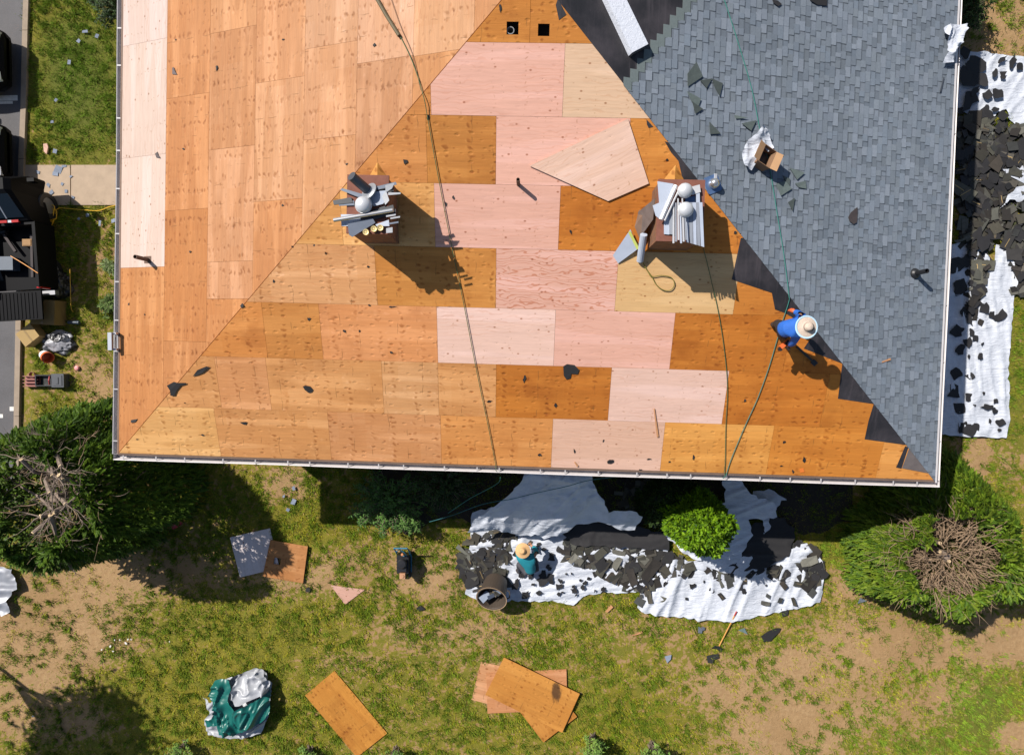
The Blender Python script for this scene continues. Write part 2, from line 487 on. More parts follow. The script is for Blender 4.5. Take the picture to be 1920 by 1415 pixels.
# felt lapped over the hip on to the front slope
felt(F, [(1046, -2), (1062, 28), (1048, 38), (1042, 10)])
felt(F, [(1212, 224), (1225, 238), (1216, 240), (1213, 234)])
felt(F, [(1246, 265), (1290, 280), (1330, 338), (1334, 352), (1300, 348), (1281, 342), (1272, 302), (1258, 286)])
felt(F, [(1389, 446), (1412, 446), (1470, 505), (1575, 634), (1506, 628), (1488, 596), (1470, 586), (1453, 580), (1447, 549), (1372, 524)])
felt(F, [(1524, 628), (1560, 632), (1615, 692), (1592, 692), (1578, 681), (1507, 653)])
felt(F, [(1579, 683), (1610, 690), (1670, 757), (1638, 757), (1571, 747)])
felt(F, [(1638, 757), (1665, 757), (1735, 836), (1701, 834), (1621, 823), (1628, 790)])
felt(F, [(1697, 836), (1703, 838), (1690, 878), (1680, 876)])
underlay = mb.build('underlayment', M_felt, house)
mb = MB(); felt(F, [(1705, 838), (1735, 838), (1775, 890), (1748, 888), (1691, 877)], .010)
M_greyfelt = mat('grey_felt', (.12, .10, .095), .6, .4, 6)
mb.build('underlayment', M_greyfelt, house)

# shingles
t = NT('grey_shingle')
o_ = t.obj()
gr = t.noise(o_, 160, 2, .7); gm = t.noise(o_, 24, 3, .6); gl = t.noise(o_, .45, 4, .6)
f_ = t.math('MULTIPLY_ADD', gr, .5, .75); f_ = t.math('MULTIPLY', f_, t.math('MULTIPLY_ADD', gm, .3, .85)); f_ = t.math('MULTIPLY', f_, t.math('MULTIPLY_ADD', gl, .42, .79))
cc_ = t.n('CombineColor')
for i in range(3): t.l(f_, cc_.inputs[i])
t.l(t.mix(1.0, t.tint(), cc_.outputs[0], 'MULTIPLY'), t.b.inputs['Base Color'])
t.b.inputs['Roughness'].default_value = .9; t.b.inputs['Specular IOR Level'].default_value = .15
t.bump(gr, .4, .004)
M_sh = t.mat
mb = MB()
srnd = random.Random(21)
e = .1285
sa = R.uv(1181, 166); sb = R.uv(1304, 2)
slope_stair = (sb[0] - sa[0]) / (sb[1] - sa[1])
greys = [(.148,.172,.202), (.153,.178,.212), (.141,.164,.191), (.161,.186,.216), (.133,.156,.185), (.180,.205,.240), (.145,.172,.206), (.151,.174,.200), (.170,.196,.232)]
ncourse = int(VMAX / e)
def shtab(u0, u1, v0, v1, nl, nh, col):
    """one tab: lower edge (v0) lifted to nl, upper edge tucked at nh"""
    pol = [(u0, v0), (u1, v0), (u1, v1), (u0, v1)]
    pol = clip(pol, 1, -CS, .03)
    if area(pol) < .0006: return
    top = [R.P(u, v, nl + (nh - nl) * (v - v0) / (v1 - v0)) for u, v in pol]
    if (top[1]-top[0]).cross(top[2]-top[1]).dot(R.N) < 0: top = top[::-1]
    mb.prism(top, R.N * -.006, 0, (*col, 1), bottom=False)
for i in range(ncourse):
    v0 = i * e - .03; v1 = v0 + e + .004
    umax = sa[0] + (v0 + e*.5 - sa[1]) * slope_stair
    umax = min(LEN, umax) + srnd.uniform(-.03, .03)
    if umax < v0 * CS: continue
    u = max(-.1, v0 * CS - .3) - srnd.uniform(0, .3)
    flip = srnd.random() < .5
    while u < umax:
        w = srnd.choice((.10, .13, .16, .18, .20, .22, .27) if flip else (.08, .11, .14, .17, .20)) * srnd.uniform(.85, 1.15)
        u1 = min(u + w, umax)
        g = srnd.choice(greys); k = srnd.uniform(.93, 1.07)
        g = tuple(c * k for c in g)
        if flip:      # laminated tab
            shtab(u + .002, u1 - .002, v0, v1, .020, .010, g)
        else:         # the base strip showing between two tabs, shaded along its top by the printed shadow band
            d = tuple(c * .88 for c in g)
            k2 = srnd.uniform(.74, .98)
            shtab(u, u1 - .018, v0, v0 + e*.74, .0125, .0095, g if srnd.random() < .45 else d)
            shtab(u, u1 - .018, v0 + e*.74, v1, .0095, .0075, tuple(c * k2 * .8 for c in g))
            shtab(u1 - .018, u1, v0, v1, .0120, .0075, tuple(c * k2 * .72 for c in g))
        u = u1; flip = not flip if srnd.random() < .8 else flip
    if umax < LEN - 1:    # the open end of the course shows the unexposed, greenish upper half
        shtab(umax - .02, umax + .22, v0 + .02, v1 + .05, .014, .012, (.125, .15, .15))
mb.build('shingles', M_sh, house)
# hip and drip trims
mb = MB()
mb.prism([R.P(-.06, -.05, .022), R.P(LEN, -.05, .022), R.P(LEN, -.0, .022), R.P(-.06, 0, .022)][::-1], R.N * -.004)
mb.prism([F.P(-.02, -.05, .002), F.P(W + .02, -.05, .002), F.P(W + .02, -.005, .002), F.P(-.02, -.005, .002)], F.N * -.012, 1)
mb.prism([L.P(-.02, -.05, .002), L.P(-.02, -.005, .002), L.P(LEN, -.005, .002), L.P(LEN, -.05, .002)], L.N * -.012, 1)
mb.build('drip_edge', [M_gut, M_fascia], house)

# walls with windows
INS = .55
def hp(x, y, z): return BL + EX * x + EY * y + EZ * (z - EAVE)
wall = None
wl = [((INS, INS), (W - INS, INS)), ((W - INS, INS), (W - INS, LEN - INS)), ((W - INS, LEN - INS), (INS, LEN - INS)), ((INS, LEN - INS), (INS, INS))]
for (p, q) in wl:
    P0 = hp(p[0], p[1], 0); Q0 = hp(q[0], q[1], 0); d = (Q0 - P0); ln = d.length; d.normalize(); nn = d.cross(EZ)
    m = MB(); m.box((P0 + Q0) / 2 - nn * .08 + EZ * (EAVE - .1) / 2, d * (ln / 2 - .001 - .16 * (d.dot(EY) ** 2 > .5)), nn * .08, EZ * (EAVE - .1) / 2)
    wo = m.build('wall', M_wall, house)
    k = int(ln // 3.4)
    for i in range(k):
        c = P0 + d * (ln * (i + .5) / k) + EZ * 1.7
        m = MB()
        for s_ in (-1, 1):
            m.box(c + d * s_ * .58 + nn * .02, d * .05, nn * .03, EZ * .70)
            m.box(c + EZ * s_ * .65 + nn * .018, d * .53, nn * .028, EZ * .05)
        wi = m.build('window', M_white, wo)
        wi['_skip'] = 0; del wi['_skip']
        m = MB(); m.box(c + nn * .012, d * .53, nn * .008, EZ * .60)
        m.build('window_pane', M_glass, wo)
# soffit and fascia
mb = MB()
mb.prism([hp(.02, .02, EAVE - .2), hp(W - .02, .02, EAVE - .2), hp(W - .02, LEN - .02, EAVE - .2), hp(.02, LEN - .02, EAVE - .2)], EZ * -.02)
for (p, q) in (((0, 0), (W, 0)), ((W, 0), (W, LEN)), ((0, LEN), (0, 0))):
    P0 = hp(p[0], p[1], EAVE - .11); Q0 = hp(q[0], q[1], EAVE - .11); d = (Q0 - P0).normalized(); nn = d.cross(EZ)
    mb.box((P0 + Q0) / 2 - nn * .014, d * ((Q0 - P0).length / 2 - .03), nn * .012, EZ * .085)
mb.build('fascia', M_fascia, house)

# gutters: open channels with hangers
GW = .12
def gutter(P0, Q0, name, nh, wob, depth_c):
    d = (Q0 - P0).normalized(); nn = d.cross(EZ); ln = (Q0 - P0).length
    prof = [(0, .0), (0, -.10), (.06, -.115), (GW - .02, -.10), (GW, .005), (GW + .012, .012), (GW + .012, -.004)]
    N_seg = 24
    m = MB()
    rows_ = []
    for i in range(N_seg + 1):
        tt = i / N_seg
        sag = -.012 * math.sin(tt * 9 + wob) - .01 * math.sin(tt * 3.1)
        rows_.append([P0 + d * (ln * tt) + nn * (a + .004 * math.sin(tt * 23 + wob)) + EZ * (b + sag - .03) for a, b in prof])
    for i in range(N_seg):
        for k in range(len(prof) - 1):
            q = [rows_[i][k], rows_[i+1][k], rows_[i+1][k+1], rows_[i][k+1]]
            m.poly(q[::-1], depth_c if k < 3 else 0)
            m.poly([p - nn * 0 + (EZ * -.004 if k < 3 else nn * .004) for p in q], 0)
    for rr in (rows_[0], rows_[-1]):
        m.poly(rr[:5], 0)
    g = m.build(name, [M_gut, M_gutin, M_gutmid], house)
    pos = [(i + .5 + rnd.uniform(-.2, .2)) / nh for i in range(nh)]
    for tt in pos:
        c = P0 + d * (ln * tt) + EZ * -.022 + nn * GW / 2
        m = MB(); m.box(c, d * .014, nn * (GW / 2 - .002), EZ * .006)
        m.box(c - nn * (GW/2 - .012) - EZ * .02, d * .02, nn * .005, EZ * .018)
        m.build('gutter_hanger', M_hang, g)
    return g
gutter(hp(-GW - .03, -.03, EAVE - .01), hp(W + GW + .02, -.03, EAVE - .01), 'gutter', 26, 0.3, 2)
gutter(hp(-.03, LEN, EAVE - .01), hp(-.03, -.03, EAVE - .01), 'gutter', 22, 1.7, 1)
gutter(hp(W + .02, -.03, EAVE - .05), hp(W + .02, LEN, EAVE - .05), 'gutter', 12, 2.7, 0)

# vent pipes
def vent(base, h, r, lean, m_, extra=None, lbl=None):
    mb = MB()
    axis = (EZ + lean).normalized()
    mb.lathe(base, axis, [(r, -.1), (r, h), (r * .78, h), (r * .78, h - .25)], 16)
    o = mb.build('vent_pipe', m_, deck, smooth=False)
    if lbl: o['label'] = lbl
    return o
vent(F.hit(972, 346), .34, .035, Vector((0, .0, 0)), M_pipe, lbl='thin rusty vent pipe on pink plywood')
b = L.hit(277, 487); vent(b, .42, .045, Vector((-.05, 0, 0)), M_pipe, lbl='rusty vent pipe through the white edge sheet')
mb = MB(); mb.prism([b + EX*.10*s1 + EY*.08*s2 - EZ*0 + EX*0 + Vector((0,0,TP*.10*s1 + .004)) for s1, s2 in ((-1,-1),(1,-1),(1,1),(-1,1))], L.N * -.003); mb.build('pipe_flashing', M_pipe, deck)
b = R.hit(1714, 513)
pv = vent(b, .42, .05, Vector((.03, 0, 0)), M_black, lbl='black vent pipe with round boot on grey shingles')
mb = MB(); mb.lathe(b, R.N, [(.115, .0), (.115, .025), (.10, .055), (.075, .08), (.055, .10)], 20); mb.build('pipe_boot', M_black, pv, smooth=True)
mb = MB(); mb.lathe(F.hit(957, 55) - EZ * .12, EZ, [(.07, -.1), (.07, .08), (.055, .08), (.055, -.1)], 14); mb.build('vent_pipe', mat('galvanised', (.25, .25, .25), .4, .2, 6, .6), deck)

# chimneys
def brick(name):
    t = NT(name); g = t.n('TexCoord').outputs['Object']
    sx = t.n('SeparateXYZ'); t.l(g, sx.inputs[0])
    cx_ = t.n('CombineXYZ'); t.l(t.math('ADD', sx.outputs[0], sx.outputs[1]), cx_.inputs[0]); t.l(sx.outputs[2], cx_.inputs[1])
    br = t.n('TexBrick'); t.l(cx_.outputs[0], br.inputs['Vector'])
    br.inputs['Scale'].default_value = 1.0; br.inputs['Brick Width'].default_value = .21; br.inputs['Row Height'].default_value = .072; br.inputs['Mortar Size'].default_value = .008
    br.inputs['Color1'].default_value = (.19, .075, .035, 1); br.inputs['Color2'].default_value = (.27, .12, .05, 1); br.inputs['Mortar'].default_value = (.16, .12, .09, 1)
    t.l(t.mix(t.noise(g, 7, 4), br.outputs[0], t.mix(1.0, br.outputs[0], (.5, .45, .4, 1), 'MULTIPLY')), t.b.inputs['Base Color'])
    t.b.inputs['Roughness'].default_value = .85; t.bump(br.outputs['Fac'], -.4, .01)
    return t.mat
M_brick = brick('chimney_brick')
M_cap = mat('chimney_crown', (.17, .062, .040), .85, .35, 8)
def chimney(c_px, wx, wy, h, cricket):
    cu, cv = F.uv(*c_px)
    c = F.P(cu, cv); zf = c.z - TP * wy / 2      # roof height at the front face
    loc = Vector((c.x, c.y, zf - .3))
    m = MB(); m.box(loc + EZ * (h + .3) / 2, EX * wx / 2, EY * wy / 2, EZ * (h + .3) / 2)
    ch = m.build('chimney', M_brick, deck, loc=loc)
    m = MB(); m.box(loc + EZ * (h + .3 + .03), EX * (wx / 2 + .03), EY * (wy / 2 + .03), EZ * .029)
    m.build('chimney_crown', M_cap, ch)
    # plywood cricket behind the stack
    bk = c + EY * (wy / 2 + .002)
    u0, v0 = F.uv(*c_px)
    lo = [bk - EX * wx * .45, bk + EX * wx * .45, bk + EY * .46]
    def onr(p): return Vector((p.x, p.y, 0)) + EZ * (BL.z + TP * (p - BL).dot(EY) + .004)
    a, b_, ap = onr(lo[0]), onr(lo[1]), onr(lo[2])
    tp = onr(bk) + EZ * .11
    m = MB(); m.poly([a, tp, ap], 0, (.46, .2, .04, 1), [(0, 0), (.3, .2), (0, .6)]); m.poly([tp, b_, ap], 0, (.34, .14, .025, 1), [(0, 0), (.3, .2), (0, .6)])
    m.build('chimney_cricket', M_old, deck)
    return loc + EZ * (h + .36), zf
CH1, ZF1 = chimney((713, 406), .70, 1.0, 1.08, True)
CH2, ZF2 = chimney((1256, 415), .78, 1.05, 1.0, True)

# ================================================================ GROUND
def blobs(X, Y, lst):
    """sum of soft ellipses given as photo px (x, y, rx, ry, value) laid on the ground"""
    out = np.zeros_like(X)
    for (px, py, rx, ry, v) in lst:
        c = at(px, py); sx = rx / 63.7; sy = ry / 63.7
        out += v * np.exp(-(((X - c.x) / sx) ** 2 + ((Y - c.y) / sy) ** 2))
    return out
_tab = np.random.RandomState(5).rand(256, 256)
def vnoise(X, Y, s):
    x = X * s + 1000.3; y = Y * s + 1000.7
    xi = np.floor(x).astype(int); yi = np.floor(y).astype(int)
    fx = x - xi; fy = y - yi
    fx = fx*fx*(3-2*fx); fy = fy*fy*(3-2*fy)
    g = lambda a, b: _tab[a % 256, b % 256]
    return (g(xi, yi)*(1-fx) + g(xi+1, yi)*fx)*(1-fy) + (g(xi, yi+1)*(1-fx) + g(xi+1, yi+1)*fx)*fy
def fbm(X, Y, s, o=4):
    r = 0; a = .5
    for k in range(o):
        r = r + a * (vnoise(X + 37.1*k, Y - 11.7*k, s * 2**k)); a *= .5
    return r / (1 - .5**o)
COVER = [(110,1110,150,60,-.34), (90,1200,150,50,-.62), (60,1290,140,60,-.30), (110,1350,130,40,-.5), (290,1060,120,50,-.35), (560,1085,130,40,-.22),
         (640,1050,100,30,-.2), (820,1080,70,40,-.5), (760,1180,90,30,-.22), (640,1240,90,30,-.18), (900,1200,150,60,-.12), (930,1180,60,24,-.25),
         (1590,1090,40,40,-.35), (1640,1190,130,50,-.30), (1760,1220,170,38,-.36), (1880,1190,80,40,-.6), (1560,1260,140,40,-.14), (1700,1330,160,40,-.18), (1460,1380,90,45,-.62),
         (1450,1250,120,30,-.3), (1900,1380,30,26,-1.0), (1800,1300,60,30,-.3), (1860,60,70,70,-.75), (1900,870,30,40,-.2), (1830,850,30,40,-.6), (1250,1180,120,30,-.15),
         (1360,1300,110,40,-.25), (1540,1345,90,40,-.3), (540,910,40,30,-.35),
         (1850,1330,60,60,.35), (300,1330,200,80,.28), (500,1200,200,70,.18), (150,200,90,150,.45), (150,100,70,70,.3), (1100,1350,170,60,.18), (180,330,100,60,-.2),
         (180,480,60,60,-.15), (150,680,50,50,-.1), (190,740,40,60,-.3), (1880,720,40,150,.2), (560,1000,60,50,.3), (1560,1030,70,30,.3)]
def cover(X, Y):
    c = .72 + blobs(X, Y, COVER)
    return np.clip(c, 0.02, 1.2)
X0, X1, Y0_, Y1_, ST = -18.0, 18.0, -14.0, 14.0, .12
nx = int((X1 - X0) / ST) + 1; ny = int((Y1_ - Y0_) / ST) + 1
gx, gy = np.meshgrid(np.linspace(X0, X1, nx), np.linspace(Y0_, Y1_, ny))
cv = cover(gx, gy)
green = blobs(gx, gy, [(150,150,110,190,.9), (1850,1320,90,90,.7), (1880,700,60,180,.5), (1560,1030,70,40,.4), (560,1010,80,50,.2), (330,900,200,100,.2), (1720,1390,150,40,.4), (1200,1400,120,50,.3), (180,600,80,200,.25)])
gz = (fbm(gx, gy, 1.3, 3) - .5) * .05
verts = np.stack([gx, gy, gz], -1).reshape(-1, 3).tolist()
idx = np.arange(nx * ny).reshape(ny, nx)
faces = np.stack([idx[:-1, :-1], idx[:-1, 1:], idx[1:, 1:], idx[1:, :-1]], -1).reshape(-1, 4).tolist()
# the sheet runs on to the horizon
nb = len(verts); FARR = 500.0
verts += [(-FARR, -FARR, 0), (FARR, -FARR, 0), (FARR, FARR, 0), (-FARR, FARR, 0)]
ed = [idx[0, :].tolist(), idx[:, -1].tolist(), idx[-1, ::-1].tolist(), idx[::-1, 0].tolist()]
for k in range(4):
    a, b_ = nb + k, nb + (k + 1) % 4
    faces.append([a, b_] + ed[k][::-1])
me = bpy.data.meshes.new('ground'); me.from_pydata(verts, [], faces)
for nm, arr in (('cover', cv), ('green', green)):
    at_ = me.attributes.new(nm, 'FLOAT', 'POINT')
    at_.data.foreach_set('value', np.concatenate([arr.reshape(-1), np.full(4, .6)]))
me.polygons.foreach_set('use_smooth', [True] * len(faces))
ground = bpy.data.objects.new('ground', me); COL.objects.link(ground); structure(ground)
t = NT('lawn_soil')
o_ = t.obj()
ac = t.n('Attribute'); ac.attribute_name = 'cover'
ag = t.n('Attribute'); ag.attribute_name = 'green'
n1 = t.noise(o_, 2.6, 5, .62); n2 = t.noise(o_, 8, 4, .65); n3 = t.noise(o_, 60, 3, .7); n4 = t.noise(o_, .5, 3, .5)
soil = t.mix(t.ramp(n2, .3, .7), (.29, .18, .088, 1), (.36, .235, .12, 1))
soil = t.mix(t.ramp(n4, .4, .75), soil, (.275, .17, .08, 1))
soil = t.mix(t.math('MULTIPLY', t.ramp(n3, .55, .75), .5), soil, (.17, .10, .05, 1))
gsum = t.math('ADD', t.math('MULTIPLY', n1, .35), t.math('MULTIPLY', n2, .65))
m_ = t.ramp(t.math('ADD', t.math('SUBTRACT', gsum, .5), t.math('MULTIPLY_ADD', ac.outputs['Fac'], .45, -.275)), -.04, .04)
gcol = t.mix(t.ramp(n1, .35, .65), (.23, .205, .013, 1), (.145, .16, .009, 1))
gcol = t.mix(t.ramp(ag.outputs['Fac'], .1, 1.0), gcol, (.075, .125, .012, 1))
gcol = t.mix(t.ramp(n3, .35, .65), gcol, t.mix(1.0, gcol, (.45, .5, .4, 1), 'MULTIPLY'))
t.l(t.mix(t.math('MULTIPLY', m_, .85), soil, gcol), t.b.inputs['Base Color'])
t.b.inputs['Roughness'].default_value = .95; t.b.inputs['Specular IOR Level'].default_value = .1
t.bump(t.math('ADD', n3, t.math('MULTIPLY', n2, 1.5)), .6, .03)
me.materials.append(t.mat)

# ---- grass: many blades in tufts, one object
grs = np.random.RandomState(11)
NT_ = 120000
tx = grs.uniform(-16.2, 15.6, NT_); ty = grs.uniform(-12.6, 11.6, NT_)
def inhouse(x, y, m):
    dx = x - BL.x; dy = y - BL.y
    u = dx * EX.x + dy * EX.y; v = dx * EY.x + dy * EY.y
    return (u > m) & (u < W - m) & (v > m) & (v < LEN)
COVERED = [[(620, 1097), (684, 1105), (647, 1133)], [(627, 1257), (572, 1303), (669, 1419), (726, 1374)], [(902, 1240), (884, 1311), (1020, 1346), (1036, 1270)], [(914, 1337), (912, 1262), (1062, 1254), (1064, 1330)], [(1019, 1391), (1082, 1343), (1028, 1272), (964, 1320)],
  [(431, 1007), (506, 990), (524, 1064), (450, 1082)], [(507, 1012), (577, 1024), (568, 1093), (492, 1080)],
  [(886, 960), (882, 1000), (888, 1080), (876, 1110), (900, 1126), (960, 1120), (1080, 1129), (1140, 1107), (1190, 1106), (1215, 1088), (1255, 1060), (1250, 1010), (1190, 985), (1000, 975), (930, 950)],
  [(1203, 1085), (1197, 1136), (1212, 1146), (1370, 1160), (1440, 1148), (1535, 1126), (1537, 1050), (1510, 1018), (1300, 1050), (1250, 1045)],
  [(1750, 470), (1800, 457), (1880, 464), (1901, 508), (1887, 690), (1890, 790), (1882, 819), (1750, 814)], [(1760, 97), (1935, 112), (1935, 240), (1897, 228), (1885, 205), (1850, 222), (1755, 180)]]
def uncovered(x, y):
    k = np.ones(x.shape, bool)
    for pl in COVERED:
        Q = [at(a, b, .02) for a, b in pl]; k &= ~inpoly(x, y, [(q.x, q.y) for q in Q])
    return k
def inpoly(x, y, P):
    r = np.zeros(x.shape, bool); n = len(P); j = n - 1
    for i in range(n):
        xi, yi = P[i]; xj, yj = P[j]
        c = ((yi > y) != (yj > y)) & (x < (xj - xi) * (y - yi) / (yj - yi + 1e-12) + xi)
        r ^= c; j = i
    return r
KERBX = at(46, 300).x
w0 = at(48, 312); w1 = at(218, 384)
def lawn_ok(x, y):
    k = ~inhouse(x, y, 1.9) & ((x > KERBX + .12) | (y < at(40, 935).y))
    return k & ~((x < at(230, 340).x) & (y < w0.y + .03) & (y > w1.y + .05))
cl_ = fbm(tx, ty, 2.2, 2) * .35 + fbm(tx + 50, ty, 4.6, 2) * .65
prob = cover(tx, ty) * .42 - .24 + (cl_ - .5) * 1.6
keep = lawn_ok(tx, ty) & (grs.rand(NT_) < np.clip(prob * 7 + .22, .006, 1))
tx = tx[keep]; ty = ty[keep]
K = 4
bx = np.repeat(tx, K) + grs.normal(0, .03, len(tx)*K); by = np.repeat(ty, K) + grs.normal(0, .03, len(tx)*K)
kind = np.zeros(len(bx)); shade = np.repeat(grs.uniform(.8, 1.2, len(tx)), K)
# coarser, greener clumps standing on the thin turf
NC = 19000
qx = grs.uniform(-16.2, 15.6, NC); qy = grs.uniform(-12.6, 11.6, NC)
pc = cover(qx, qy); gq = blobs(qx, qy, [(150,150,110,190,.9), (1850,1320,90,90,.7), (1880,700,60,180,.5), (1560,1030,70,40,.4), (1720,1390,150,40,.4), (180,600,80,200,.25)])
kq = lawn_ok(qx, qy) & (grs.rand(NC) < np.clip(.14 + pc * .85 + (fbm(qx, qy, 1.1, 2) - .5) * 1.6, .05, 1))
qx = qx[kq]; qy = qy[kq]; KC = 34
rad = np.repeat(grs.uniform(.035, .115, len(qx)), KC); el = np.repeat(grs.uniform(0, 6.28, len(qx)), KC)
p1_ = grs.normal(0, 1, len(rad)) * rad; p2_ = grs.normal(0, .55, len(rad)) * rad
bx = np.concatenate([bx, np.repeat(qx, KC) + p1_ * np.cos(el) - p2_ * np.sin(el)]); by = np.concatenate([by, np.repeat(qy, KC) + p1_ * np.sin(el) + p2_ * np.cos(el)])
kind = np.concatenate([kind, np.ones(len(rad))]); shade = np.concatenate([shade, np.repeat(grs.uniform(.65, 1.25, len(qx)), KC)])
ok_ = uncovered(bx, by); bx = bx[ok_]; by = by[ok_]; kind = kind[ok_]; shade = shade[ok_]
N_ = len(bx)
ang = grs.uniform(0, 2*np.pi, N_); ln = grs.uniform(.03, .085, N_) * (1 + .45 * kind)
hh = ln * grs.uniform(.35, 1.0, N_); wd = grs.uniform(.006, .012, N_) * (1 + .2 * kind)
dx, dy = np.cos(ang), np.sin(ang)
vv = np.zeros((N_, 3, 3), np.float32)
vv[:, 0, 0] = bx - dy*wd; vv[:, 0, 1] = by + dx*wd
vv[:, 1, 0] = bx + dy*wd; vv[:, 1, 1] = by - dx*wd
vv[:, 2, 0] = bx + dx*ln; vv[:, 2, 1] = by + dy*ln; vv[:, 2, 2] = hh + .02
vv[:, 0:2, 2] = -.012
me = bpy.data.meshes.new('grass')
me.vertices.add(N_*3); me.vertices.foreach_set('co', vv.reshape(-1))
me.loops.add(N_*3); me.loops.foreach_set('vertex_index', np.arange(N_*3, dtype=np.int32))
me.polygons.add(N_); me.polygons.foreach_set('loop_start', np.arange(0, N_*3, 3, dtype=np.int32))
me.update(calc_edges=True)
gden = blobs(bx, by, [(150,150,110,190,.9), (1850,1320,90,90,.7), (1880,700,60,180,.5), (1560,1030,70,40,.4), (1720,1390,150,40,.4), (180,600,80,200,.25)])
gd = np.clip(gden[:, None] + grs.normal(0, .15, (N_, 1)), 0, 1)
mixv = np.clip(kind * .85 + grs.normal(.1, .2, N_), 0, 1)[:, None]
c1 = np.array([.29, .265, .013]); c2 = np.array([.095, .150, .006]); c3 = np.array([.12, .205, .014])
cc = (c1 * (1 - mixv) + c2 * mixv) * (1 - gd) + c3 * gd
dry = (grs.rand(N_, 1) < .10 * (1 - gd)) & (kind[:, None] < .5)
cc = np.where(dry, np.array([.32, .23, .09]), cc)
cc = cc * grs.uniform(.8, 1.2, (N_, 1)) * shade[:, None]
ca = np.concatenate([cc, np.ones((N_, 1))], 1)
ca = np.repeat(ca, 3, 0)
at_ = me.attributes.new('tint', 'FLOAT_COLOR', 'CORNER'); at_.data.foreach_set('color', ca.reshape(-1).astype(np.float32))
me.materials.append(mat('grass_blade', (1, 1, 1), .75, .1, 3, spec=.2))
grass = bpy.data.objects.new('grass', me); COL.objects.link(grass)
tag(grass, 'patchy yellowing green lawn grass growing in tufts over dry soil', 'grass', kind='stuff')

# ---- road, kerb, walkway
t = NT('asphalt'); o_ = t.obj()
a1 = t.noise(o_, 90, 3, .7); a2 = t.noise(o_, 1.2, 4, .6); vo = t.n('TexVoronoi'); t.l(o_, vo.inputs['Vector']); vo.inputs['Scale'].default_value = 26
c_ = t.mix(a2, (.055, .053, .056, 1), (.115, .11, .115, 1)); c_ = t.mix(t.math('MULTIPLY', t.ramp(a1, .5, .75), .5), c_, (.24, .22, .21, 1))
lf = t.math('MULTIPLY', t.ramp(vo.outputs['Distance'], .05, .2, 1, 0), t.ramp(t.noise(o_, 2.2, 3), .5, .62))
c_ = t.mix(t.math('MULTIPLY', lf, .8), c_, (.30, .15, .07, 1))
t.l(c_, t.b.inputs['Base Color']); t.b.inputs['Roughness'].default_value = .85; t.bump(a1, .4, .01)
M_asph = t.mat
M_conc = mat('concrete', (.36, .27, .19), .9, .22, 4, bump=.2)
M_kerb = mat('kerb_concrete', (.27, .21, .155), .9, .25, 5, bump=.2)
M_line = mat('road_paint', (.62, .60, .55), .7, .45, 14)
kl = [at(57, -40), at(54, 60), at(51, 200), at(47, 300), at(44, 480), at(41, 620), at(38, 780), at(37, 930)]
mb = MB()
for p, q in zip(kl[:-1], kl[1:]):
    mb.prism([p + Vector((-.13, 0, .09)), q + Vector((-.13, .012, .09)), q + Vector((.03, .012, .09)), p + Vector((.03, 0, .09))], EZ * -.15)
e_ = kl[-1]; mb.abox(e_.x - 40, e_.x + .03, e_.y - .16, e_.y - .001, -.06, .09)
structure(mb.build('kerb', M_kerb))
mb = MB(); mb.prism([Vector((p.x - .128, p.y, .03)) for p in kl[::-1]] + [Vector((-55, kl[0].y, .03)), Vector((-55, kl[-1].y, .03))][::1], EZ * -.08); mb.abox(-55, kl[0].x - .128, kl[0].y + .001, 80, -.05, .03)
structure(mb.build('road', M_asph))
mb = MB()
for y0, y1, px in ((180, 190, 15), (191, 196, 6), (762, 770, 24), (776, 783, 3)):
    p = at(px, y0); q = at(px, y1)
    mb.abox(p.x - (.45 if y0 < 300 else .07), p.x + (.32 if y0 < 300 else .07), q.y, p.y, .0342, .0345)
structure(mb.build('road_marking', M_line))
mb = MB()
for xa, xb in ((48, 133), (134, 232)):
    a_, b_, c2_, d_ = at(xa, 310), at(xb, 310), at(xb, 385), at(xa, 385)
    mb.prism([p + EZ * .035 for p in (d_ + EX*.012, c2_, b_, a_ + EX*.012)], EZ * -.08)
structure(mb.build('walkway', M_conc))
M_eaveshade = mat('eave_shade_dark', (.022, .016, .011), .95, .6, 14, bump=.5)  # near-black sheet added along the front to deepen the eave shadow
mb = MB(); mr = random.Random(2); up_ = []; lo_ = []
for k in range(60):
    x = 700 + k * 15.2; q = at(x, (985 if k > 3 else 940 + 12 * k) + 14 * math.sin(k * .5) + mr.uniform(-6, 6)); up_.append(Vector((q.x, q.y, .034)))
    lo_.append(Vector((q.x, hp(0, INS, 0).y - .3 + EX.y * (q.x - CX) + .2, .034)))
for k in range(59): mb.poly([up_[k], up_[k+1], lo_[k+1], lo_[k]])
structure(mb.build('eave_shade_patch', M_eaveshade))

# ================================================================ TREES AND SHRUBS
def leafmat(name, col, rough=.6):
    t = NT(name)
    c = t.mix(1.0, t.tint(), (*col, 1), 'MULTIPLY')
    t.l(c, t.b.inputs['Base Color']); t.b.inputs['Roughness'].default_value = rough
    t.b.inputs['Specular IOR Level'].default_value = .25
    tr = t.n('BsdfTranslucent'); t.l(c, tr.inputs[0])
    ms = t.n('MixShader'); ms.inputs[0].default_value = .22
    out = t.t.nodes['Material Output']
    t.l(t.b.outputs[0], ms.inputs[1]); t.l(tr.outputs[0], ms.inputs[2]); t.l(ms.outputs[0], out.inputs[0])
    return t.mat
M_needle = leafmat('conifer_needle', (1, 1, 1))
M_bark = mat('grey_bark', (.20, .15, .115), .9, .45, 12, bump=.5)
M_twig = mat('dead_twig', (.23, .155, .095), .9, .45, 9)
M_cut = mat('cut_wood', (.52, .38, .22), .8, .2, 10)
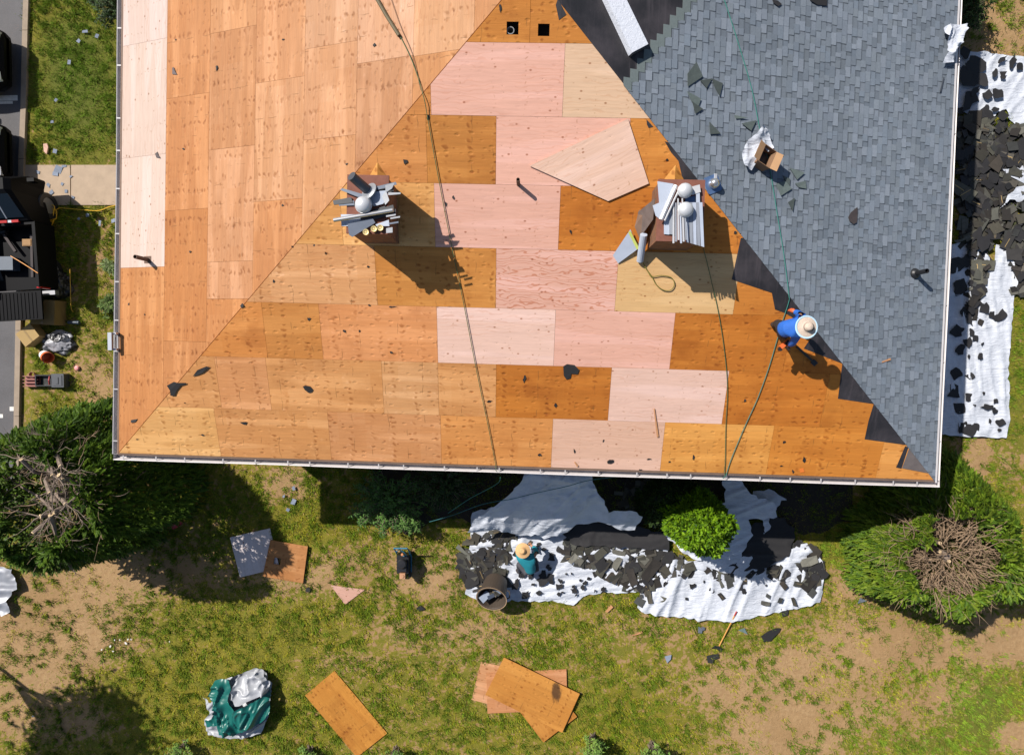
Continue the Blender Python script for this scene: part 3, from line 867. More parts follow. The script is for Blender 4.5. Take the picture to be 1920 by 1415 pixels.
def spray(mb, p, d, ln, col, r, nl=10, wide=.30):
    """a feathery frond: a midrib with short leaflets on both sides"""
    d = d.normalized()
    side = d.cross(Vector((r.uniform(-.5, .5), r.uniform(-.5, .5), 1))).normalized()
    nrm = side.cross(d).normalized()
    for k in range(nl):
        s = (k + .6) / nl
        q = p + d * (ln * s) + Vector((0, 0, -.22 * ln * s * s))
        lw = ln * wide * (1.05 - .75 * s) * r.uniform(.8, 1.2)
        for sg in (-1, 1):
            tip = q + (side * sg * .75 + d * .8 + nrm * r.uniform(-.15, .35)) * lw
            wv_ = (d - side * sg * .4) * .020 + nrm * .012 * sg
            cj = r.uniform(.75, 1.25)
            mb.poly([q - wv_, q + wv_, tip], 0, (col[0]*cj, col[1]*cj, col[2]*cj, 1))
def branchy(mb, p, d, ln, rad, depth, r, bend=.35):
    pts = [p]; q = Vector(p); dd = d.normalized(); nseg = 4
    for k in range(nseg):
        dd = (dd + Vector((r.uniform(-bend, bend), r.uniform(-bend, bend), r.uniform(-bend, bend) * .7))).normalized()
        q = q + dd * ln / nseg; pts.append(q.copy())
    mb.tube(pts, [rad * (1 - .75 * k / nseg) for k in range(nseg + 1)], 5)
    if depth > 0:
        for k in range(r.randint(2, 4)):
            b = pts[r.randint(1, nseg)]
            nd = (dd + Vector((r.uniform(-1, 1), r.uniform(-1, 1), r.uniform(-.5, .6)))).normalized()
            branchy(mb, b, nd, ln * r.uniform(.4, .7), rad * .45, depth - 1, r, bend)

def cut_face(p, ax, r, par):
    mb = MB(); mb.lathe(p, ax, [(.001, .006), (r * .97, .004), (r, -.02)], 9); mb.build('cut_face', M_cut, par)
def conifer(name, label, centre_px, zc, rx, ry, hole, H, skirt, seed, cols, nspr, lns, twigs, hole_off=(0, 0), crown_off=(0, 0), fill=.25):
    """hedge-like evergreen whose top was cut flat: a leafy skirt round a core of bare twigs"""
    r = random.Random(seed)
    c = at(*centre_px, zc); base = Vector((c.x, c.y, 0))
    root = empty(name, base, label, 'tree')
    m = MB()
    for k in range(nspr):
        a = r.uniform(0, 2*math.pi)
        u = r.random()
        rho = math.sqrt(hole**2 + (1 - hole**2) * u) if r.random() < .75 else r.uniform(hole, 1)
        lump = 1 + .10 * math.sin(a*3 + seed) + .07 * math.sin(a*7 + 2*seed) + .05 * math.sin(a * 13 + seed)
        x = rx * rho * math.cos(a) * lump; y = ry * rho * math.sin(a) * lump
        x += crown_off[0] * (rho - hole) / (1 - hole); y += crown_off[1] * (rho - hole) / (1 - hole)
        # shell height: high next to the hole, falling to the skirt
        tt = (rho - hole) / (1 - hole)
        ztop = skirt + (H - skirt) * (1 - tt ** 2.4) + .25 * math.sin(a * 5 + rho * 9 + seed) * (1 - tt*.5)
        z = ztop - abs(r.gauss(0, .16)) - (r.random() < fill) * r.uniform(0, ztop * .9)
        out = Vector((math.cos(a) * rx, math.sin(a) * ry, 0)).normalized()
        d = out * (.4 + .5 * tt) + Vector((r.uniform(-.8, .8), r.uniform(-.8, .8), .45 - .75 * tt + r.uniform(-.2, .2)))
        cl = r.choice(cols); k_ = r.uniform(.7, 1.2)
        spray(m, base + Vector((x, y, max(z, .1))), d, r.uniform(*lns), tuple(q * k_ for q in cl), r)
    m.build('crown', M_needle, root)
    m = MB()
    ho = Vector((hole_off[0], hole_off[1], 0))
    m.tube([base + ho * .5, base + ho + EZ * H * .5, base + ho + EZ * H * .88], [.16, .12, .09], 8)
    m.build('trunk', M_bark, root)
    m = MB()
    for k in range(twigs):
        a = r.uniform(0, 2*math.pi); rr = hole * math.sqrt(r.random()) * 1.12
        p = base + ho + Vector((rx * rr * math.cos(a), ry * rr * math.sin(a), H * r.uniform(.6, .98)))
        d = Vector((math.cos(a), math.sin(a), r.uniform(-.1, .8)))
        branchy(m, p, d + Vector((r.uniform(-.9, .9), r.uniform(-.9, .9), 0)), r.uniform(.25, .75), r.uniform(.008, .018), 1 if r.random() < .4 else 0, r, .5)
    m.build('twigs', M_twig, root)
    return root, base, r

GR = [(.105, .175, .010), (.080, .150, .010), (.135, .205, .013), (.055, .105, .009), (.16, .22, .018)]
GM_ = [(.085, .155, .011), (.060, .120, .009), (.115, .185, .014), (.042, .088, .008)]
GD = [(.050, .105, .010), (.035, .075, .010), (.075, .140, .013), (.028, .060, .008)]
tr1, b1_, r_ = conifer('evergreen_tree', 'broad bright evergreen beside the house with a cut top of tangled bare twigs', (1758, 1034), 1.9, 2.15, 2.05, .50, 2.6, .55, 3, GR, 11000, (.11, .24), 900, (0, 0), (.62, .10))
m = MB(); mc = []
for px, py in ((1763, 1018), (1763, 1034), (1780, 1052), (1745, 1050)):
    p = at(px, py, 2.3); m.tube([p - EZ * 1.2 + Vector((.1, -.1, 0)), p], [.07, .045], 8); mc.append((p, EZ, .045))
so = m.build('cut_limb', M_bark, tr1)
for p_, a_, r__ in mc: cut_face(p_, a_, r__, so)

tr2, b2_, r_ = conifer('evergreen_tree', 'tall dark evergreen at the front left corner with grey pruned limbs on top', (88, 938), 3.7, 2.0, 2.12, .54, 4.0, .9, 8, GM_, 11500, (.13, .26), 190, (0, 0), (-.30, -.1), .45)
m = MB(); mc = []
limbs = [[(62, 1000), (105, 960), (72, 930), (35, 910)], [(75, 968), (110, 960)], [(118, 900), (90, 870), (55, 845)], [(100, 892), (95, 862), (80, 835)], [(115, 875), (105, 850), (90, 845)],
         [(95, 965), (108, 1010), (112, 1040)], [(100, 960), (130, 945), (148, 925)], [(95, 925), (85, 900), (95, 885)], [(125, 945), (105, 925)], [(40, 860), (65, 885), (95, 892)], [(110, 890), (140, 905), (160, 915)]]
r_ = random.Random(5)
for li in limbs:
    pts = [at(x, y, 4.15 - .32 * i) for i, (x, y) in enumerate(li)]
    m.tube(pts, [.055 - .012 * i for i in range(len(pts))], 7)
    e0 = (pts[0] - pts[1]).normalized()
    mc.append((pts[0], e0, .056))
    for k in range(9):
        i = r_.randint(0, len(pts) - 1)
        branchy(m, pts[i], Vector((r_.uniform(-1, 1), r_.uniform(-1, 1), r_.uniform(-.3, .3))), r_.uniform(.3, .9), .016, 1, r_, .4)
so = m.build('cut_limb', M_bark, tr2)
for p_, a_, r__ in mc: cut_face(p_, a_, r__, so)

# arborvitae: dense scaly egg
def scaly(name, label, px, zc, rx, ry, H, seed, cols, n):
    r = random.Random(seed)
    c = at(*px, zc); base = Vector((c.x, c.y, 0))
    root = empty(name, base, label, 'shrub')
    m = MB()
    for k in range(n):
        a = r.uniform(0, 2*math.pi); ph = math.acos(r.uniform(-.35, 1)); rad = r.uniform(.74, 1.0) + .07 * math.sin(4*a + 3*ph + seed) + .05 * math.sin(9*a - 7*ph)
        if a > 2.6 and a < 3.9: rad *= 1.12
        d = Vector((math.sin(ph) * math.cos(a), math.sin(ph) * math.sin(a), math.cos(ph)))
        p = base + Vector((d.x * rx * rad, d.y * ry * rad, H * .42 + d.z * H * .56 * rad))
        k_ = r.uniform(.6, 1.25); cl = r.choice(cols)
        aa_ = r.uniform(0, 6.28); fl = max(0, d.z); dd = d * (1 - .7 * fl) + Vector((math.cos(aa_), math.sin(aa_), 0)) * (.5 + .5 * fl) + EZ * r.uniform(-.1, .4)
        spray(m, p, dd, r.uniform(.05, .12), tuple(q * k_ for q in cl), r, 5, .5)
    m.build('crown', M_needle, root)
    m = MB(); m.tube([base, base + EZ * H * .7], [.06, .03], 7); m.build('trunk', M_bark, root)
    return root
LG = [(.13, .26, .006), (.17, .31, .008), (.09, .19, .006), (.21, .35, .012), (.06, .13, .006)]
scaly('arborvitae', 'bright lime green rounded arborvitae standing among white tarps', (1322, 990), 2.2, .80, .74, 3.2, 4, LG, 7500)
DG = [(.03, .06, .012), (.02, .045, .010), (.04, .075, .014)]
scaly('arborvitae', 'arborvitae coloured dark for the house shade beside the lime green one', (1262, 945), 1.0, .8, .8, 1.6, 9, DG, 2200)  # house shade put into its leaf colours
# leafy shrubs
M_leaf = leafmat('broad_leaf', (1, 1, 1), .65)
def leafy(name, label, px, zc, rx, ry, H, seed, cols, nstem, cat='shrub', leaf=.11, shell=None):
    r = random.Random(seed)
    c = at(*px, zc); base = Vector((c.x, c.y, 0))
    root = empty(name, base, label, cat)
    m = MB(); st = MB()
    for k in range(nstem):
        a = r.uniform(0, 2*math.pi); rho = math.sqrt(r.random())
        tip = base + Vector((rx * rho * math.cos(a), ry * rho * math.sin(a), H * (1 - .45 * rho**2) * r.uniform(.6, 1)))
        mid = base.lerp(tip, .5) + EZ * .12
        st.tube([base + Vector((r.uniform(-.1, .1), r.uniform(-.1, .1), 0)), mid, tip], [.014, .009, .004], 4, caps=False)
        cl = r.choice(cols)
        for j in range(16):
            s = r.uniform(.45, 1.05); p = (base.lerp(mid, s * 2) if s < .5 else mid.lerp(tip, (s - .5) * 2))
            aa = r.uniform(0, 2*math.pi)
            d = Vector((math.cos(aa), math.sin(aa), r.uniform(-.35, .35))).normalized(); sd = d.cross(EZ).normalized() * leaf * .17
            ll = leaf * r.uniform(.7, 1.3); cj = r.uniform(.7, 1.3); col = (cl[0]*cj, cl[1]*cj, cl[2]*cj, 1)
            mp = p + d * ll * .5 + EZ * .012
            m.poly([p, mp - sd, p + d * ll - EZ * .02, mp + sd], 0, col)
    m.build('crown', M_leaf, root); st.build('stems', M_bark, root)
    return root
SH = [(.06, .13, .025), (.08, .17, .03), (.045, .10, .02)]
leafy('leafy_shrub', 'wide leafy shrub in front of the house reaching out of the shade into the sun', (722, 945), .9, 1.15, .95, 1.55, 31, SH, 170)
leafy('leafy_shrub', 'sprawling shrub coloured dark for the shade close under the front gutter', (830, 915), .7, 1.1, .7, 1.1, 32, DG, 110)  # leaf greens darkened to carry the eave shade
leafy('leafy_shrub', 'pale green sapling at the sunny right tip of the leafy shrub', (765, 985), 1.0, .40, .34, 1.35, 33, [(.12, .22, .05), (.10, .19, .04)], 36, leaf=.10)
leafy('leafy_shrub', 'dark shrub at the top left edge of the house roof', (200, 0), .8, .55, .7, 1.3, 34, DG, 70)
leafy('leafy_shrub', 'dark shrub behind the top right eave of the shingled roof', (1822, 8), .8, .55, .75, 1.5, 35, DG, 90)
leafy('weed_clump', 'pale weeds with long leaves beside the left wall, upper clump', (208, 502), .1, .32, .2, .25, 36, [(.22, .27, .12), (.14, .2, .06)], 16, 'weed', .16)
leafy('weed_clump', 'green weeds with long leaves beside the left wall, lower clump', (206, 575), .1, .3, .36, .25, 37, [(.12, .18, .05), (.14, .2, .06)], 20, 'weed', .16)

# trees outside the picture: only their crowns' edge and their shade reach into it
def big_tree(label, base, H, R_, seed, nl=9000, th=1.0):
    r = random.Random(seed)
    base = Vector(base)
    root = empty('leafy_tree', base, label, 'tree')
    m = MB(); m.tube([base, base + Vector((.1, .1, H*.4)), base + Vector((.0, .2, H*.8))], [.07, .06, .04], 8)
    cl = [Vector((r.gauss(0, .5) * R_, r.gauss(0, .5) * R_, H + r.uniform(-.35, .3) * R_)) for _ in range(26)]
    for q in cl: m.tube([base + EZ * H * .55, (base + EZ*H*.55).lerp(base + q, .5) + EZ * .2, base + q], [.035, .02, .01], 5)
    m.build('trunk', M_bark, root)
    m = MB()
    for k in range(nl):
        q = r.choice(cl); d = Vector((r.gauss(0, 1), r.gauss(0, 1), r.gauss(0, .8))) * .36
        p = base + q + d; a = r.uniform(0, 2*math.pi); v = Vector((math.cos(a), math.sin(a), r.uniform(-.6, .6))) * .12; s = v.cross(EZ) * .5
        cj = r.uniform(.6, 1.3)
        m.poly([p - v, p - s, p + v, p + s], 0, (.07*cj, .13*cj, .02*cj, 1))
    m.build('crown', M_leaf, root)
def tree_for_shadow(px, py, H):
    s = at(px, py); return (s.x - .77 * H, s.y + .60 * H, 0)

big_tree('tall leafy tree left of the lawn whose shade falls on the bare soil', tree_for_shadow(165, 1392, 6.5), 6.5, 1.15, 41, 8000)
GB = [(.15, .26, .05), (.11, .20, .04), (.18, .28, .05)]
for (x, y, lb, n_, h_) in ((1115, 1408, 'bushy green sapling at the bottom picture edge right of the plywood pile', 26, 1.3), (1232, 1428, 'dark green sapling at the bottom picture edge, rightmost of the saplings', 30, 1.5), (570, 1330 + 90, 'green sapling at the bottom edge left of the single plywood sheet', 16, .8), (330, 1412, 'green sapling at the bottom edge near the tree shade', 20, .9), (735, 1425, 'small green sapling touching the lower corner of the single plywood sheet', 14, 1.0)):
    leafy('sapling', lb, (x, y), h_ * .6, .42, .3, h_, x, GB, n_, 'sapling', .10)

# ================================================================ PLYWOOD OFFCUTS
def ply(name, label, px, z, m, col, cat='plywood sheet', group=None, long=0, th=.018, S=None, hole=None):
    P = [Vector(at(x, y, z)) if S is None else S.P(*S.uv(x, y), z) for x, y in px]
    nrm = EZ if S is None else S.N
    d = (P[(long + 1) % len(P)] - P[long]).normalized(); s = nrm.cross(d)
    off = (rnd.uniform(0, 80), rnd.uniform(0, 80))
    uvf = lambda p: ((p - P[0]).dot(d) + off[0], (p - P[0]).dot(s) + off[1])
    mb = MB()
    def put(pts):
        pts = [Vector(p) for p in pts]
        if (pts[1]-pts[0]).cross(pts[2]-pts[1]).dot(nrm) < 0: pts = pts[::-1]
        mb.prism(pts, nrm * -th, 0, (*col, 1), [uvf(p) for p in pts])
    if hole is None: put(P)
    else:      # four-cornered sheet with a square hole: (u0, u1, v0, v1) in fractions of its sides
        bl = lambda u, v: (P[0].lerp(P[1], u)).lerp(P[3].lerp(P[2], u), v)
        u0, u1, v0, v1 = hole
        for a, b, c, d2 in ((0, u0, 0, 1), (u1, 1, 0, 1), (u0, u1, 0, v0), (u0, u1, v1, 1)):
            put([bl(a, c), bl(b, c), bl(b, d2), bl(a, d2)])
    c = sum(P, Vector()) / len(P)
    o = mb.build(name, m, loc=c)
    return tag(o, label, cat, group)
M_shadegrey = plywood('shade_grey_plywood', 0, .9, .05, .3, .1)
ply('plywood_sheet', 'loose pale plywood sheet lying askew on the pink deck', [(993, 311), (1140, 377), (1216, 344), (1177, 223)], .035, M_new, (.62, .41, .31), S=F, long=3)
ply('plywood_sheet', 'pale plywood sheet with shade grey in its colour tucked under the brown one on the grass', [(431, 1007), (506, 990), (524, 1064), (450, 1082)], .05, M_shadegrey, (.52, .46, .45), long=1)  # grey cast of the tree shade put into its tint
ply('plywood_sheet', 'brown plywood piece with a square hole cut in it', [(507, 1012), (577, 1024), (568, 1093), (492, 1080)], .10, M_old, (.33, .14, .045), hole=(.20, .37, .44, .62))
ply('plywood_offcut', 'small triangular pink plywood offcut on the grass', [(620, 1097), (684, 1105), (647, 1133)], .03, M_new, (.45, .26, .20), 'plywood offcut')
ply('plywood_sheet', 'single orange plywood sheet lying alone on the lower lawn', [(627, 1257), (572, 1303), (669, 1419), (726, 1374)], .04, M_old, (.36, .145, .022), long=1)
ply('plywood_sheet', 'torn pinkish plywood sheet at the bottom left of the pile', [(902, 1240), (884, 1311), (1020, 1346), (1036, 1270)], .03, M_tan, (.40, .19, .085), long=1)
ply('plywood_sheet', 'square-set tan plywood sheet in the middle of the pile', [(914, 1337), (912, 1262), (1062, 1254), (1064, 1330)], .06, M_tan, (.39, .17, .07), long=1)
ply('plywood_sheet', 'orange plywood piece sticking out low from the pile', [(1019, 1391), (1082, 1343), (1028, 1272), (964, 1320)], .09, M_old, (.35, .14, .025), long=1)
M_stain = plywood('stained_plywood', 1.0, .45, .12, .85, .35)
_t = M_stain.node_tree; _b = _t.nodes['Principled BSDF']; _lk = _b.inputs['Base Color'].links[0]
_q = NT.__new__(NT); _q.mat = M_stain; _q.t = _t; _q.b = _b
_so = _q.obj(); _d0 = at(1043, 1297, .16) - sum((at(*p, .16) for p in ((945, 1232), (1087, 1300), (1054, 1373), (910, 1302))), Vector()) / 4
_gr = _q.n('TexGradient', gradient_type='SPHERICAL'); _q.l(_q.mapping(_so, (4.2, 2.1, 1), (-4.2 * _d0.x, -2.1 * _d0.y, 0)), _gr.inputs[0])
_mk = _q.ramp(_q.math('ADD', _gr.outputs[1], _q.math('MULTIPLY_ADD', _q.noise(_q.mapping(_so, (14, 5, 1)), 1.0, 4, .7), .9, -.55)), .12, .55)
_q.l(_q.mix(_q.math('MULTIPLY', _mk, .85), _lk.from_socket, (.035, .018, .010, 1)), _b.inputs['Base Color'])
ply('plywood_sheet', 'orange plywood sheet with a black stain topping the pile', [(945, 1232), (1087, 1300), (1054, 1373), (910, 1302)], .16, M_stain, (.38, .155, .028))

# ================================================================ TARPS
M_tarp = NT('white_tarp')
_o = M_tarp.obj(); _n = M_tarp.noise(_o, 2.2, 5, .6); _n2 = M_tarp.noise(_o, 30, 3)
_c = M_tarp.mix(M_tarp.ramp(_n, .3, .75), (.53, .555, .61, 1), (.42, .445, .50, 1))
_c = M_tarp.mix(M_tarp.math('MULTIPLY', M_tarp.ramp(_n2, .62, .75), .25), _c, (.25, .24, .24, 1))
M_tarp.l(M_tarp.mix(1.0, M_tarp.tint(), _c, 'MULTIPLY'), M_tarp.b.inputs['Base Color']); M_tarp.b.inputs['Roughness'].default_value = .6
M_tarp.bump(M_tarp.noise(M_tarp.mapping(_o, (1, 3.2, 1), rot=(0, 0, .5)), 2.2, 4, .6, 1.5), .5, .10)
M_tarp = M_tarp.mat
def inpoly(x, y, P):
    r = np.zeros(x.shape, bool); n = len(P); j = n - 1
    for i in range(n):
        xi, yi = P[i]; xj, yj = P[j]
        c = ((yi > y) != (yj > y)) & (x < (xj - xi) * (y - yi) / (yj - yi + 1e-12) + xi)
        r ^= c; j = i
    return r
def ridge(x, y, s): return 1 - np.abs(2 * vnoise(x, y, s) - 1)
def folds(x, y, seed, ang=0.0, st=2.5):
    st *= 1.5
    c, s = math.cos(ang), math.sin(ang)
    u = (x * c + y * s) / st; v = -x * s + y * c
    wx = vnoise(x + seed, y, .9) * .8; wy = vnoise(x, y + seed, .9) * .8
    return .5 * ridge(u + wx + seed, v + wy, 1.1) ** 2 + .42 * ridge(u*1.2 + 9 + wx, v*1.2 + seed, 2.6) ** 3 + .24 * ridge(u + 2*wx, v*1.1 + 31 + seed, 5.0) ** 3 + .03 * ridge(x + seed, y, 8)
def sheet(name, label, px, z0, amp, seed, cat='tarp', rag=.028, step=.05, ang=0.0, zf=None, mats=None, holes=0, group=None, tintf=None, S=None, stretch=2.5):
    r = random.Random(seed)
    if S is None: P = [at(x, y, z0) for x, y in px]; Q = [(p.x, p.y) for p in P]
    else: Q = [S.uv(x, y) for x, y in px]
    E_ = []
    for i in range(len(Q)):
        a, b = Q[i], Q[(i+1) % len(Q)]; d = math.hypot(b[0]-a[0], b[1]-a[1]); k = max(1, int(d / .13))
        for j in range(k):
            t_ = j / k; s_ = rag if j else rag * .3
            E_.append((a[0] + (b[0]-a[0])*t_ + r.gauss(0, s_), a[1] + (b[1]-a[1])*t_ + r.gauss(0, s_)))
    xs = [q[0] for q in E_]; ys = [q[1] for q in E_]
    nx_ = int((max(xs)-min(xs)) / step) + 2; ny_ = int((max(ys)-min(ys)) / step) + 2
    X, Y = np.meshgrid(min(xs) + np.arange(nx_) * step, min(ys) + np.arange(ny_) * step)
    C = inpoly(X[:-1, :-1] + step/2, Y[:-1, :-1] + step/2, E_)
    for k in range(holes):
        q = (r.uniform(min(xs), max(xs)), r.uniform(min(ys), max(ys))); rr = r.uniform(.05, .2)
        C &= ~(((X[:-1, :-1] - q[0]) * r.uniform(.6, 1.6))**2 + ((Y[:-1, :-1] - q[1]) * r.uniform(.6, 1.6))**2 < rr*rr * (0.6 + .8 * vnoise(X[:-1, :-1], Y[:-1, :-1], 9)))
    # pull the outline on to the traced edge
    deg = np.zeros(X.shape, int)
    for dy in (0, 1):
        for dx in (0, 1): deg[dy:dy+C.shape[0], dx:dx+C.shape[1]] += C
    EA = np.array(E_); EB = np.roll(EA, -1, 0); D = EB - EA; L2 = (D**2).sum(1) + 1e-12
    for (j, i) in np.argwhere((deg > 0) & (deg < 4)):
        p = np.array([X[j, i], Y[j, i]]); tt = np.clip(((p - EA) * D).sum(1) / L2, 0, 1); pr = EA + D * tt[:, None]
        dd = ((pr - p)**2).sum(1); k = dd.argmin()
        if dd[k] < (step * 1.2)**2: X[j, i], Y[j, i] = pr[k]
    Z = z0 + amp * folds(X, Y, seed, ang, stretch)
    if zf is not None: Z = Z + zf(X, Y)
    mb = MB(); ids = {}
    pts = lambda j, i: (S.P(X[j, i], Y[j, i], Z[j, i]) if S is not None else Vector((X[j, i], Y[j, i], Z[j, i])))
    for (j, i) in np.argwhere(C):
        q = []
        for a, b in ((j, i), (j, i+1), (j+1, i+1), (j+1, i)):
            if (a, b) not in ids: ids[(a, b)] = len(mb.v); mb.v.append(tuple(pts(a, b)))
            q.append(ids[(a, b)])
        if S is R: q = q[::-1]
        mb._f(tuple(q), 0, (1, 1, 1, 1) if tintf is None else tintf(X[j, i], Y[j, i]))
    c = Vector(mb.v[0]) if mb.v else Vector()
    c = sum((Vector(v) for v in mb.v), Vector()) / len(mb.v)
    o = mb.build(name, mats or M_tarp, loc=c, smooth=True)
    return tag(o, label, cat, group)
sheet('tarp', 'white tarp littered with shingles under the kneeling worker', [(886, 960), (882, 1000), (880, 1050), (888, 1080), (873, 1112), (900, 1128), (960, 1122), (1010, 1126), (1080, 1131), (1096, 1116), (1140, 1110), (1190, 1109), (1215, 1090), (1255, 1060), (1250, 1010), (1190, 985), (1000, 975), (930, 950)], .03, .15, 3, ang=.15)
sheet('tarp', 'white tarp at the front right with a pale hem along the grass', [(1203, 1085), (1194, 1136), (1210, 1149), (1290, 1158), (1370, 1163), (1440, 1151), (1537, 1128), (1542, 1108), (1539, 1050), (1510, 1016), (1450, 1035), (1400, 1040), (1300, 1050), (1250, 1045), (1215, 1062)], .035, .17, 5, ang=1.2, rag=.02)
def zdr(X, Y):
    y0 = at(1000, 1000, .3).y
    return np.clip((Y - y0) * .75, 0, 1.5) + .35 * vnoise(X, Y, .9)
sheet('tarp', 'torn bluish tarp hanging down from the front wall in shade', [(985, 862), (975, 887), (940, 925), (893, 962), (880, 990), (930, 985), (970, 998), (1030, 1003), (1062, 992), (1080, 975), (1120, 968), (1150, 982), (1185, 986), (1196, 955), (1170, 942), (1135, 945), (1105, 890), (1095, 862)], .30, .22, 9, ang=.9, zf=zdr, rag=.03)
sheet('tarp', 'crumpled bluish tarp round the foot of the lime green arborvitae', [(1246, 1000), (1280, 1035), (1345, 1068), (1383, 1050), (1408, 1000), (1395, 968), (1448, 962), (1443, 940), (1395, 918), (1368, 888), (1338, 892), (1350, 935), (1310, 965)], .12, .16, 13, ang=.5, zf=lambda X, Y: np.clip((Y - at(1000, 1010).y) * .35, 0, .8))
sheet('tarp', 'small torn white tarp by the dark corner of the front gutter', [(1412, 920), (1440, 915), (1475, 935), (1460, 945), (1440, 960), (1445, 985), (1432, 1000), (1425, 960)], .2, .12, 17)
sheet('tarp', 'long white tarp laid along the right wall under the shingled eave', [(1750, 470), (1800, 455), (1838, 462), (1858, 500), (1866, 458), (1880, 462), (1903, 508), (1897, 580), (1889, 690), (1892, 790), (1884, 821), (1830, 818), (1750, 816)], .03, .13, 19, ang=1.7, rag=.02, stretch=3)
sheet('tarp', 'curved white tarp at the top right beyond the shingled roof', [(1760, 95), (1800, 99), (1850, 98), (1935, 110), (1935, 240), (1897, 228), (1885, 205), (1850, 222), (1790, 210), (1755, 180)], .04, .10, 23, ang=1.0)
sheet('tarp', 'small white tarp tip at the right picture edge among shingles', [(1878, 318), (1935, 308), (1935, 350), (1900, 335)], .12, .08, 29)
sheet('tarp', 'narrow white tarp strip at the right picture edge below the shingle heap', [(1872, 392), (1900, 352), (1935, 350), (1935, 378), (1890, 376)], .13, .08, 30)
M_silver = mat('silver_tarp', (.30, .31, .34), .45, .2, 5, .35)
sheet('tarp', 'crumpled silver tarp at the left picture edge on bare soil', [(-25, 1060), (28, 1064), (38, 1102), (18, 1122), (24, 1145), (10, 1150), (-25, 1135)], .1, .22, 31, mats=M_silver)
sheet('plastic_bag', 'crumpled white plastic bag hanging over the right eave', [(1761, 56), (1775, 48), (1800, 53), (1797, 75), (1788, 95), (1780, 121), (1761, 122), (1771, 92)], .03, .20, 37, 'bag', S=R, rag=.006, step=.022, stretch=.6, ang=1.3)
sheet('plastic_wrapper', 'torn white plastic wrapper around the open cardboard box on the shingles', [(1424, 237), (1437, 250), (1441, 282), (1430, 290), (1420, 275), (1404, 322), (1387, 312), (1385, 290), (1396, 266)], .05, .16, 39, 'wrapper', S=R, rag=.008, step=.03)

# green and silver tarp bundle
def crumple(name, label, cpx, rx, ry, H, seed, cat, cf, m, S=None, sub=5, sharp=1.0):
    import bmesh
    bm = bmesh.new(); bmesh.ops.create_icosphere(bm, subdivisions=sub, radius=1.0)
    c = at(*cpx, H * .4) if S is None else S.hit(*cpx, H * .4) - EZ * H * .4
    c = Vector((c.x, c.y, 0 if S is None else c.z))
    cols = {}
    for v in bm.verts:
        d = v.co.normalized()
        n1 = mnoise.noise(d * 1.6 + Vector((seed, 0, 0))); n2 = abs(mnoise.noise(d * 3.1 + Vector((0, seed, 0)))); n3 = abs(mnoise.noise(Vector((d.x * 9 + 3 * d.y, d.y * 3 - d.x, d.z * 4 + seed)))); n4 = abs(mnoise.noise(Vector((d.x * 5 + d.z * 4, d.y * 17, seed + d.z * 6))))
        r_ = .82 + .28 * n1 - sharp * (.55 * n2 + .32 * n3 + .16 * n4) + .22
        v.co = Vector((d.x * rx * r_, d.y * ry * r_, max(d.z, -.15) * H * (.55 + .7 * r_) + .05 * n1))
    me = bpy.data.meshes.new(name); bm.to_mesh(me); bm.free()
    a = me.attributes.new('tint', 'FLOAT_COLOR', 'CORNER'); out = []
    for p in me.polygons:
        d = p.center; q = cf(Vector((d.x / rx, d.y / ry, d.z / H)))
        for _ in p.loop_indices: out.extend((*q, 1))
    a.data.foreach_set('color', out); me.materials.append(m)
    me.polygons.foreach_set('use_smooth', [True] * len(me.polygons))
    o = bpy.data.objects.new(name, me); COL.objects.link(o); o.location = c
    return tag(o, label, cat)
M_cloth = mat('tarp_fabric', (1, 1, 1), .42, .15, 5, bump=.1)
def gs(d):
    n = mnoise.noise(d * 1.3 + Vector((4.1, 2.2, 7))) * .8 + .12 * mnoise.noise(d * 6)
    s_ = -.55 * ((d.x + .05) ** 2 + (d.y + .02) ** 2) ** .5 + .34
    s_ += .42
    if d.y > .30 and d.x > .0: s_ -= .6
    if d.y < -.62 or d.x < -.75: s_ -= .5
    return (.006, .13, .11) if n + s_ > .0 else (.33, .34, .37)
BN = at(449, 1315, 0)
bundle = empty('tarp_bundle', BN, 'loosely folded green and silver tarp bundle on the lower lawn', 'tarp')
def dome_(h, r_): return lambda X, Y: h * np.clip(1 - ((X - BN.x)**2 + (Y - BN.y)**2) / r_**2, 0, 1)**.6
M_gcl = mat('green_tarp', (.006, .10, .085), .38, .2, 5, bump=.15); M_scl = mat('silver_cloth', (.30, .31, .335), .42, .2, 5, bump=.15)
for nm_, px_, z_, am_, sd_, m_, an_, dh_ in (
    ('silver_cloth', [(384, 1301), (400, 1312), (412, 1300), (404, 1290), (420, 1268), (455, 1258), (478, 1251), (497, 1252), (514, 1276), (510, 1332), (492, 1370), (455, 1379), (396, 1370), (386, 1346), (400, 1330)], .03, .26, 61, M_scl, .6, .18),
    ('green_cloth', [(402, 1291), (412, 1266), (426, 1261), (442, 1263), (446, 1278), (441, 1296), (460, 1308), (484, 1300), (512, 1288), (516, 1322), (500, 1340), (470, 1352), (448, 1364), (424, 1360), (418, 1345), (396, 1354), (392, 1340), (410, 1332), (420, 1312)], .08, .40, 67, M_gcl, 1.1, .28),
    ('silver_fold', [(447, 1276), (452, 1262), (478, 1254), (496, 1255), (511, 1272), (508, 1288), (484, 1296), (458, 1303), (444, 1294)], .14, .40, 71, M_scl, .3, .28)):
    o_ = sheet(nm_, None, px_, z_, am_, sd_, cat=None, ang=an_, rag=.01, step=.028, zf=dome_(dh_, 1.15), mats=m_, stretch=.9)
    o_.parent = bundle; o_.matrix_parent_inverse = Matrix.Translation(-BN)

